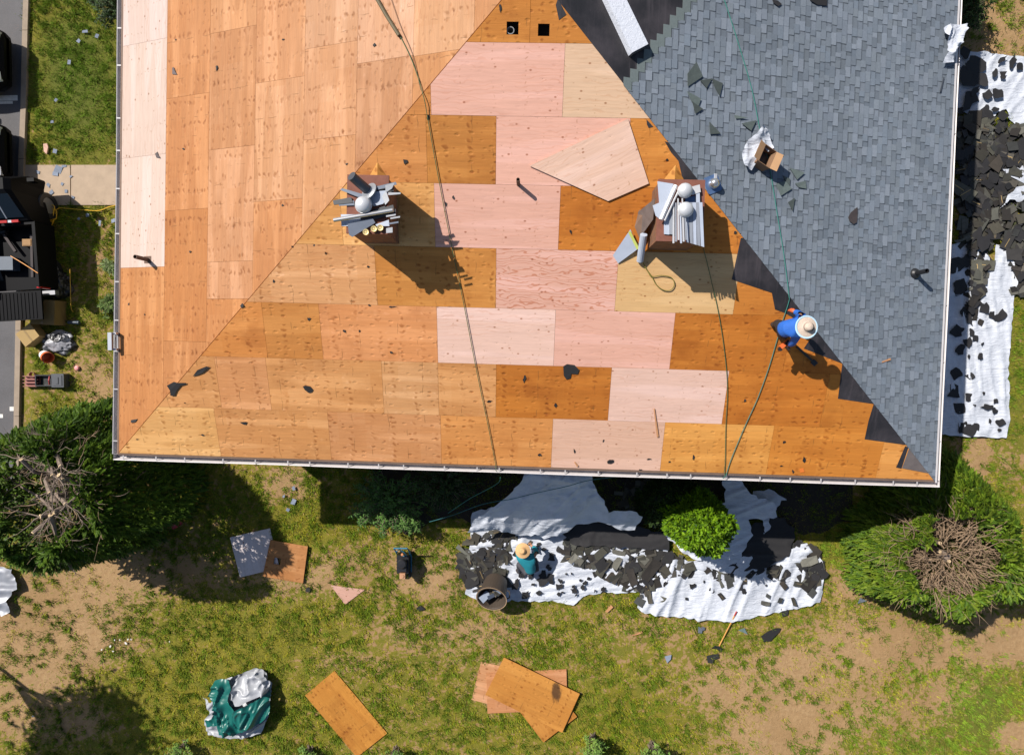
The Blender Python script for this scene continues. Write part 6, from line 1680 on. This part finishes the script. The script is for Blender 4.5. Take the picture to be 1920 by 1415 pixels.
for x, m in ((-.45, M_tail), (-.15, M_head), (.12, M_tail), (.30, M_head), (.45, M_tail)):
    mb = MB(); mb.box(q + Vector((x, 0, -.02)), (.10 if m is M_tail else .05, 0, 0), (0, .035, 0), (0, 0, .03)); sub(mb, 'brake_light', m, rt)
tb('bed', M_carp, [(-hw, -hw + .09, yB, yC - .012, .45, 1.18), (hw - .09, hw, yB, yC - .012, .45, 1.18), (-hw + .092, hw - .092, yB, yC - .03, .60, .66), (-hw + .092, hw - .092, yC - .09, yC - .014, .661, 1.18)])
for s_ in (-1, 1): tb('tail_light', M_tail, [(s_ * (hw - .07) - .055, s_ * (hw - .07) + .055, yB - .04, yB - .003, .75, 1.12)])
tb('bumper', M_rim, [(-hw + .02, hw - .02, yB - .17, yB - .045, .42, .58)])
mb = MB()
mb.abox(-hw + .12, hw - .30, yT - oy, yB - .05 - oy, .70, .755)
for k in range(12): mb.abox(-hw + .16 + k * .11, -hw + .20 + k * .11, yT + .04 - oy, yB - .1 - oy, .755, .77)
sub(mb, 'tailgate', M_carp, rt)
for s_ in (-1, 1):
    for yy in (yB + .55, yA - .12): wheel(rt, s_ * (hw - .28), yy - oy, .38, .26, (1, 0, 0))
    tb('wing_mirror', M_carp, [(s_ * (hw + .1) - .1, s_ * (hw + .1) + .1, yA + .30, yA + .40, 1.15, 1.35)])
rt.rotation_euler.z = math.radians(3)
p = at(52, 455, .8); mb = MB(); mb.abox(-.14, .14, -.1, .1, 0, .16); mb.abox(-.12, .12, -.08, .08, .16, .175); o = mb.build('small_crate', mat('crate_tan', (.3, .17, .07), .8)); o.location = (p.x, p.y, .67); tag(o, 'small tan crate in the bed of the black truck', 'crate')
p = at(12, 495, .8); mb = MB(); mb.abox(-.3, .3, -.18, .18, 0, .25); mb.abox(-.31, .31, -.19, .19, .25, .28); o = mb.build('tool_box', mat('box_blue', (.06, .08, .11), .5)); o.location = (p.x, p.y, .67); tag(o, 'blue-grey tool box in the bed of the black truck', 'tool box')
rope('thin orange pole across the bed of the black truck', [(20, 480, 1.0), (45, 495, 1.05), (71, 512, 1.2)], .012, mat('orange_pole', (.55, .22, .03), .5), 'pole')
for (a, b_, lb) in (((60, 440), (62, 520), 'dark board against the right wall of the truck bed'), ((8, 440), (30, 472), 'dark plank lying across the truck bed')):
    mb = MB(); mb.tube([at(*a, .78), at(*b_, .82)], .05, 4); tag(mb.build('plank', mat('dark_plank', (.04, .03, .03), .8), loc=at(*a, .78)), lb, 'plank')
tag(crumple('black_bag', 'lumpy black bag in the truck bed under the rear window', (25, 435), .4, .3, .35, 9.1, 'bag', lambda d: (.012, .012, .014), M_cloth, sharp=.6), None, None).location.z = .66
tb2 = crumple('red_bag', 'dark red bag in the shade behind the left evergreen', (318, 980), .38, .2, .3, 3.3, 'bag', lambda d: (.30, .012, .03), M_cloth, sharp=.5)

# ================================================================ PEOPLE
M_skin = mat('skin', (.38, .19, .11), .55, .1, 8)
def skinned(name, chains, m, parent, sub_=2):
    """one continuous surface grown round connected chains of (point, radius)"""
    vs = []; rad = []; ed = []; key = {}
    def idx(p, r):
        k = tuple(round(c, 4) for c in p)
        if k not in key: key[k] = len(vs); vs.append(tuple(p)); rad.append(r)
        return key[k]
    for ch in chains:
        ii = [idx(Vector(p), r) for p, r in ch]
        for a, b in zip(ii[:-1], ii[1:]): ed.append((a, b))
    me = bpy.data.meshes.new(name); me.from_pydata(vs, ed, [])
    o = bpy.data.objects.new(name, me); COL.objects.link(o)
    sk = o.modifiers.new('skin', 'SKIN'); sk.use_smooth_shade = True
    for i, v in enumerate(me.skin_vertices[0].data):
        r = rad[i]; v.radius = (r, r) if not isinstance(r, tuple) else r
        v.use_root = (i == 0)
    ss = o.modifiers.new('sub', 'SUBSURF'); ss.levels = sub_; ss.render_levels = sub_
    dg = bpy.context.evaluated_depsgraph_get(); dg.update()
    m2 = bpy.data.meshes.new_from_object(o.evaluated_get(dg))
    o.modifiers.clear(); o.data = m2; m2.name = name
    m2.materials.clear(); m2.materials.append(m)
    a = m2.attributes.new('tint', 'FLOAT_COLOR', 'CORNER'); a.data.foreach_set('color', [1.0] * (4 * len(m2.loops)))
    o.parent = parent; o.matrix_parent_inverse = Matrix.Translation(-_wl(parent))
    return o
def person(root_loc, label, J, mats_):
    """J: joints. The body is one surface; shirt, trousers, boots, gloves and hat are its clothes."""
    rt = empty('person', root_loc, label, 'person')
    pel, spi, che, nec, hea = (Vector(J[k]) for k in ('pelvis', 'spine', 'chest', 'neck', 'head'))
    ch = [[(pel, .115), (spi, .105), (che, .12), (nec, .055), (hea, .095), (hea + (hea - nec).normalized() * .09, .07)]]
    sl = []; tr = [[(pel, .158), (pel.lerp(spi, .6), .150)]]
    shirt = [[(pel.lerp(spi, -.15), .172), (pel.lerp(spi, .55), .178), (spi, .178), (che, .176), (che.lerp(nec, .75), .090)]]
    for s in ('l', 'r'):
        sh, el, wr, hi, kn, an, to = (Vector(J[k + s]) for k in ('sh', 'el', 'wr', 'hip', 'kn', 'an', 'toe'))
        arm = (wr - el).normalized(); pm = wr + arm * .075
        ch.append([(che, .12), (sh, .062), (el, .042), (wr, .030), (pm, .036)])
        side = arm.cross(Vector((0, 0, 1))).normalized(); dn = arm.cross(side).normalized(); dn = dn if dn.z < 0 else -dn
        for k, (o_, l_) in enumerate(((-.030, .062), (-.010, .075), (.011, .070), (.030, .055))):
            a0 = pm + side * o_ * .7; a1 = pm + side * o_ + arm * l_ * .55; a2 = a1 + (arm * .5 + dn * .6) * l_ * .6
            ch.append([(pm, .036), (a0 + arm * .02, .011), (a1, .0095), (a2, .008)])
        tb_ = wr + arm * .035; ch.append([(wr, .030), (tb_ + side * .035, .013), (tb_ + side * .055 + arm * .04 + dn * .015, .0095)])
        ch.append([(pel, .115), (hi, .088), (kn, .062), (an, .042)])
        shirt.append([(che, .176), (sh, .095), (el, .068), (el.lerp(wr, .75), .056)])
        tr.append([(pel, .158), (hi, .116), (kn, .086), (an, .070)])
    body = skinned('body', ch, mats_['skin'], rt)
    skinned('shirt', shirt, mats_['shirt'], rt); skinned('trousers', tr, mats_['trousers'], rt)
    for s in ('l', 'r'):
        an, to = Vector(J['an' + s]), Vector(J['toe' + s]); d = (to - an).normalized()
        skinned('boot', [[(an + EZ * .06, .068), (an - EZ * .02, .062), (an.lerp(to, .55) - EZ * .01, .055), (to, .045)], [(an - EZ * .02, .062), (an - d * .06 - EZ * .03, .05)]], mats_['boot'], rt)
        if 'glove' in mats_:
            wr, el = Vector(J['wr' + s]), Vector(J['el' + s]); arm = (wr - el).normalized(); pm = wr + arm * .075
            side = arm.cross(Vector((0, 0, 1))).normalized(); dn = arm.cross(side).normalized(); dn = dn if dn.z < 0 else -dn
            gl = [[(wr - arm * .04, .045), (wr, .042), (pm, .046)]]
            for k, (o_, l_) in enumerate(((-.030, .062), (-.010, .075), (.011, .070), (.030, .055))):
                a0 = pm + side * o_ * .7; a1 = pm + side * o_ + arm * l_ * .55; a2 = a1 + (arm * .5 + dn * .6) * l_ * .62
                gl.append([(pm, .046), (a0 + arm * .02, .014), (a1, .0125), (a2, .011)])
            tb_ = wr + arm * .035; gl.append([(wr, .042), (tb_ + side * .037, .016), (tb_ + side * .058 + arm * .042 + dn * .015, .0125)])
            skinned('glove', gl, mats_['glove'], rt)
    # face and hair on the head
    up = (hea - nec).normalized(); fw = Vector(J['face']).normalized(); fw = (fw - up * fw.dot(up)).normalized(); sd = up.cross(fw)
    hc = hea + up * .03
    mb = MB(); mb.lathe(hc, up, [(.104 * math.cos(a), .115 * math.sin(a)) for a in [k * math.pi / 14 for k in range(7)]] + [(.002, .118)], 18); mb.build('hair', mats_['hair'], rt, smooth=True)
    mb = MB(); mb.tube([hea + fw * .085 + up * .01, hea + fw * .125 - up * .02], [.010, .016], 7); mb.build('nose', mats_['skin'], body)
    for s_ in (-1, 1):
        mb = MB(); q = hea + fw * .088 + sd * .034 * s_ + up * .018; mb.lathe(q, fw, [(.016, -.005), (.012, .006), (.002, .010)], 10); mb.build('eye', mats_['hair'], body)
        mb = MB(); q = hea + sd * .098 * s_; mb.lathe(q, sd * s_, [(.03, -.01), (.034, .005), (.02, .014), (.002, .01)], 10); mb.build('ear', mats_['skin'], body)
    mb = MB(); mb.tube([hea + fw * .094 - up * .045 + sd * .025, hea + fw * .099 - up * .048, hea + fw * .094 - up * .045 - sd * .025], .007, 6); mb.build('mouth', mat('lips', (.25, .09, .07)), body)
    return rt, hea, up
M_blue = mat('blue_shirt', (.012, .10, .42), .75, .25, 9, bump=.6); M_teal = mat('teal_shirt', (.008, .20, .25), .75, .25, 9, bump=.6)
M_trou = mat('dark_trousers', (.014, .012, .014), .8, .2, 6); M_boot = mat('brown_boot', (.030, .017, .012), .7, .2, 6)
M_hair = mat('dark_hair', (.012, .009, .008), .6); M_glov = mat('orange_glove', (.55, .10, .03), .6, .15, 8)
M_shorts = mat('grey_shorts', (.05, .05, .06), .8, .2, 6)
M_straw = mat('straw', (.50, .40, .32), .8, .25, 26, bump=.3); M_straw2 = mat('yellow_straw', (.55, .33, .15), .8, .25, 26, bump=.3); M_hatblue = mat('hat_rim_blue', (.40, .58, .70), .7, .08, 8)
def fh(x, y, h): return F.hit(x, y, h)
J = dict(pelvis=fh(1467, 618, .80), spine=fh(1480, 615, .96), chest=fh(1494, 611, 1.08), neck=fh(1504, 612, 1.16), head=fh(1512, 613, 1.24),
         shl=fh(1500, 596, 1.06), ell=fh(1499, 588, .86), wrl=fh(1487, 583, .66), shr=fh(1494, 627, 1.04), elr=fh(1487, 643, .86), wrr=fh(1478, 647, .62),
         hipl=fh(1464, 610, .76), knl=fh(1458, 606, .44), anl=fh(1453, 610, .09), toel=fh(1446, 605, .05),
         hipr=fh(1467, 626, .76), knr=fh(1470, 630, .44), anr=fh(1464, 630, .09), toer=fh(1459, 624, .05), face=(1, -.2, -.3))
p1, h1, up1 = person(J['anl'].lerp(J['anr'], .5) - EZ * .09, 'person in blue shirt and wide straw hat bending over the felt edge of the roof', J, dict(skin=M_skin, shirt=M_blue, trousers=M_trou, boot=M_boot, hair=M_hair, glove=M_glov))
def hat(rt, c, ax, rb, rc, hc, m, m2=None, cone=False):
    mb = MB()
    if cone: pr = [(rb, -.02), (rb * .7, .015), (rc, .05), (rc * .85, .05 + hc), (rc * .5, .07 + hc), (.002, .055 + hc)]
    else: pr = [(rb * .86, .0), (rb * .6, .012), (rc * 1.05, .02), (rc, .03), (rc * .92, .02 + hc), (rc * .6, .04 + hc), (.002, .045 + hc)]
    mb.lathe(c, ax, pr, 28); mb.lathe(c - ax * .012, ax, [(p[0], p[1]) for p in pr[:4]], 28); h = mb.build('hat', m, rt, smooth=True)
    if m2:
        mb = MB(); mb.lathe(c, ax, [(rb, -.012), (rb * .86, .001), (rb * .86, -.008), (rb, -.018)], 28); mb.build('brim_edge', m2, h, smooth=True)
        mb = MB(); mb.lathe(c, ax, [(rc * 1.06, .022), (rc * 1.03, .055), (rc * .98, .055)], 28); mb.build('hat_band', mat('hat_band', (.28, .22, .18), .8), h)
    return h
hat(p1, fh(1513, 613, 1.33), Vector((.10, .02, 1)).normalized(), .215, .078, .085, M_straw, M_hatblue)
# nail gun in his hands
q = fh(1471, 645, .60); rt = empty('nail_gun', q, 'orange and black nail gun held by the person in blue shirt', 'nail gun')
d = Vector((.6, .5, 0)).normalized(); s_ = Vector((-.5, .6, 0)).normalized()
mb = MB(); mb.box(q, d * .11, s_ * .035, EZ * .045); mb.build('body', M_org, rt)
mb = MB(); mb.box(q + d * .04 + EZ * .06, d * .045, s_ * .03, EZ * .014); mb.box(q - s_ * .09, d * .025, s_ * .054, EZ * .03); mb.build('handle', M_mblk, rt)
mb = MB(); mb.lathe(q - d * .13 - s_ * .02, EZ, [(.04, -.03), (.04, .03), (.002, .03)], 14); mb.build('magazine', M_mblk, rt)
mb = MB(); a, b_ = F.hit(1494, 650, .06), F.hit(1530, 683, .03); d = (b_ - a).normalized(); s_ = d.cross(F.N)
mb.tube([a, a.lerp(b_, .4), a.lerp(b_, .8)], .028, 8); mb.box(a.lerp(b_, .9), d * .06, s_ * .05, F.N * .015)
tag(mb.build('pry_bar', M_mblk, loc=a), 'black pry bar on the deck beside the person in blue shirt', 'pry bar')

def g(x, y, h): return Vector(at(x, y, h))
J = dict(pelvis=g(996, 1070, .55), spine=g(992, 1059, .70), chest=g(988, 1048, .86), neck=g(985, 1039, .97), head=g(981, 1033, 1.06),
         shl=g(974, 1047, .86), ell=g(970, 1036, .66), wrl=g(979, 1026, .48), shr=g(1002, 1042, .86), elr=g(1006, 1030, .66), wrr=g(996, 1022, .48),
         hipl=g(986, 1072, .50), knl=g(972, 1055, .50), anl=g(974, 1072, .10), toel=g(967, 1066, .05),
         hipr=g(1005, 1066, .50), knr=g(1002, 1046, .48), anr=g(1006, 1064, .10), toer=g(1001, 1056, .05), face=(-.2, 1, -.4))
p2, h2, up2 = person(J['anl'].lerp(J['anr'], .5) - EZ * .08, 'person in teal shirt and straw hat crouching on the white tarp', J, dict(skin=M_skin, shirt=M_teal, trousers=M_shorts, boot=M_boot, hair=M_hair))
hat(p2, g(980, 1032, 1.14), Vector((-.12, .22, 1)).normalized(), .21, .09, .07, M_straw2, None, True)
